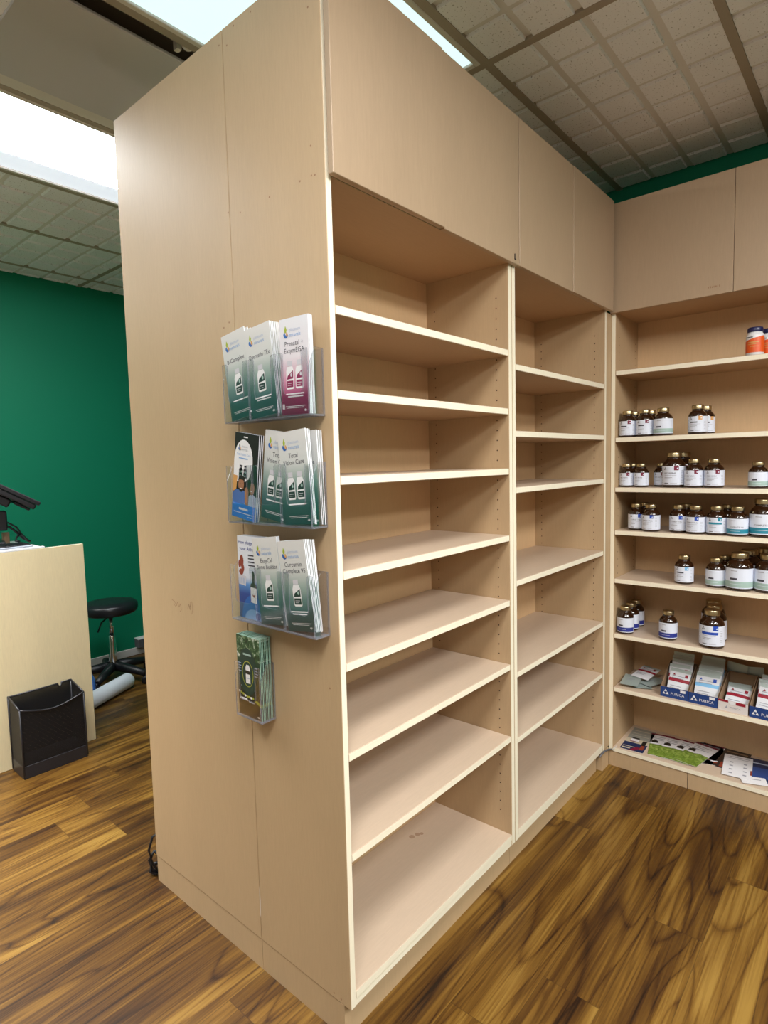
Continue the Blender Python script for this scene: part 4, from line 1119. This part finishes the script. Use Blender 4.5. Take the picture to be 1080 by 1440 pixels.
# black mesh bin against the counter
t = thing('mesh_bin', 'black wire mesh bin standing on the floor against the counter', 'bin', (-.047, 1.992, 0))
W_, D_, Hf, Hb = .277, .146, .322, .352
def curve_top(n=14):
    return [(W_ * i / n, Hf - .030 * math.sin(PI * i / n) ** 1.3 - (.003 if 0 < i < n else 0)) for i in range(n + 1)]
top = curve_top()
rim_y = .0
fp = MB(); fp.prism([(0, .002), (W_, .002)] + list(reversed(top)), 0, .0012, 'y', 0).fixnormals(); obj('front_panel', fp, M_MESH, t)
bp = MB(); nb = [(0, .002), (W_, .002), (W_, Hb), (W_ * .84, Hb), (W_ * .83, Hb - .016), (W_ * .79, Hb - .016), (W_ * .78, Hb - .003), (0, Hb - .003)]
bp.prism(nb, D_ - .0012, D_, 'y', 0).fixnormals(); obj('back_panel', bp, M_MESH, t)
for x in (0, W_ - .0012):
    obj('side_panel', MB().prism([(.0015, .002), (D_ - .0015, .002), (D_ - .0015, Hb), (.0015, Hf)], x, x + .0012, 'x', 0).fixnormals(), M_MESH, t)
mb = MB(); mb.box(-.001, W_ + .001, -.001, D_, 0, .060, bev=.002); obj('base', mb, M_DKMET, t)
mb = MB(); r_ = .0042
mb.tube([(x, 0, z) for x, z in top], r_, 6)
mb.tube([(0, 0, Hf), (0, D_ - .004, Hb)], r_, 6); mb.tube([(W_, 0, Hf), (W_, D_ - .004, Hb)], r_, 6)
mb.tube([(x, D_ - .004, z) for x, z in ((0, Hb - .003), (W_ * .78, Hb - .003), (W_ * .79, Hb - .016), (W_ * .83, Hb - .016), (W_ * .84, Hb), (W_, Hb))], r_, 6)
for x in (0, W_):
    mb.tube([(x, 0, .01), (x, 0, Hf)], r_, 6); mb.tube([(x, D_ - .004, .01), (x, D_ - .004, Hb)], r_, 6)
obj('wire_frame', mb, M_DKMET, t)

# stool
sx, sy = .80, 2.93
t = thing('stool', 'round black padded swivel stool with chrome column behind the counter', 'stool', (sx, sy, 0))
obj('seat', MB().lathe([(.05, .452), (.150, .452), (.163, .462), (.170, .485), (.167, .508), (.152, .522), (.10, .530), (.02, .531)], 40), M_BLACKVI, t)
obj('seat_plate', MB().lathe([(.03, .425), (.09, .437), (.09, .4515)], 16), M_DKMET, t)
mb = MB(); mb.lathe([(.0135, .29), (.0135, .43)], 16); obj('piston', mb, M_METAL, t)
obj('column', MB().lathe([(.026, .095), (.025, .12), (.025, .30), (.021, .305)], 20), M_METAL, t)
mb = MB(); mb.tube([(-.03, -.02, .43), (-.075, -.03, .405), (-.105, -.04, .35)], .005, 8); obj('lever', mb, M_BLACKPL, t)
mb = MB(); mb.lathe([(.045, .075), (.05, .085), (.045, .11), (.028, .116)], 18)
angs = [R(a) for a in (-66, 6, 78, 150, 222)]
for a in angs:
    mb.tube([(.03 * math.cos(a), .03 * math.sin(a), .096), (.15 * math.cos(a), .15 * math.sin(a), .082), (.25 * math.cos(a), .25 * math.sin(a), .066)], [.032, .027, .020], 10)
obj('base', mb, M_BLACKPL, t)
for a in angs:
    mb = MB(); cx, cy = .25 * math.cos(a), .25 * math.sin(a)
    for s in (-1, 1):
        mb.lathe([(.008, -.008), (.026, -.008), (.0265, -.005), (.0265, .005), (.026, .008), (.008, .008)], 16, Matrix.Translation((cx + s * .013 * -math.sin(a + .5), cy + s * .013 * math.cos(a + .5), .0265)) @ Matrix.Rotation(a + .5, 4, 'Z') @ Matrix.Rotation(PI / 2, 4, 'X'))
    mb.tube([(cx, cy, .02), (cx, cy, .068)], .006, 8)
    obj('caster', mb, M_BLACKPL, t)

# white roll on the floor
p0, p1 = Vector((.385, 2.507, .0475)), Vector((.800, 2.726, .0475))
ax = (p1 - p0).normalized(); Lr = (p1 - p0).length
Mr = Matrix.Translation(p0) @ ax.to_track_quat('Z', 'Y').to_matrix().to_4x4()
t = thing('paper_roll', 'white paper roll lying on the floor beside the counter', 'roll', (0, 0, 0))
obj('roll', MB().lathe([(.018, 0), (.040, .0), (.047, .006), (.047, Lr - .012), (.041, Lr), (.018, Lr)], 28, Mr), M_ROLL, t)
mb = MB(); mb.box(-.010, .016, -.050, -.030, Lr - .005, Lr + .012, M=Mr, bev=.003); obj('loose_end', mb, M_ROLL, t)

bag = thing('spray_bottle', 'blue bottle just showing past the right edge of the counter', 'bottle', (.528, 2.705, 0))
obj('body', MB().lathe([(.040, 0), (.050, .012), (.050, .13), (.036, .165), (.016, .185), (.016, .205)], 20), M_BLUEFAB, bag)
obj('cap', MB().lathe([(.018, .2055), (.018, .23), (.010, .235)], 16), M_WHITEPL, bag)
# cables / power box by the far wall
pts = [(.70 + .085 * math.cos(a), 3.18, .115 + .085 * math.sin(a)) for a in [PI * 1.15 - i * .16 for i in range(18)]]
mb = MB(); mb.tube(pts, .005, 8); tag(obj('cable', mb, plain('pale_grey_cable', (.30, .33, .32), .5)), 'pale grey cable looping behind the stool', 'cable')
t = thing('power_box', 'dark grey power box with pale top on the far wall', 'power box', (1.20, 3.30, .06))
obj('body', MB().box(-.055, .06, -.03, .034, .0, .062, bev=.003), M_GREYCAB, t); obj('lid', MB().box(-.057, .062, -.032, .034, .0625, .070, bev=.002), M_BASEB, t)
# cable bunch at the cabinet's rear bottom corner
mb = MB()
mb.tube([(.020, .918, .004), (-.004, .930, .05), (-.012, .934, .10), (.000, .926, .145), (.020, .921, .150)], .0042, 8)
mb.tube([(.030, .922, .004), (-.002, .938, .02), (-.008, .940, .06), (.004, .930, .09), (.03, .923, .06)], .0065, 8)
mb.tube([(.010, .926, .006), (-.004, .945, .015), (.004, .955, .03), (.03, .935, .035)], .0065, 8)
tag(obj('cable', mb, M_BLACKPL), 'black cable bunch at the bottom rear edge of the end panel', 'cable')

# ------------------------------------------------------------------ world + output
w = bpy.data.worlds.new('world'); scene.world = w; w.use_nodes = True
w.node_tree.nodes['Background'].inputs[0].default_value = (.5, .5, .5, 1)
w.node_tree.nodes['Background'].inputs[1].default_value = .0
scene.view_settings.view_transform = 'Standard'
scene.view_settings.look = 'None'
scene.view_settings.exposure = 0.0
scene.view_settings.gamma = 1.0
scene.view_settings.use_curve_mapping = False
scene.cycles.use_denoising = True
scene.cycles.max_bounces = 10
scene.cycles.diffuse_bounces = 6
scene.cycles.transparent_max_bounces = 24
scene.cycles.sample_clamp_indirect = 6
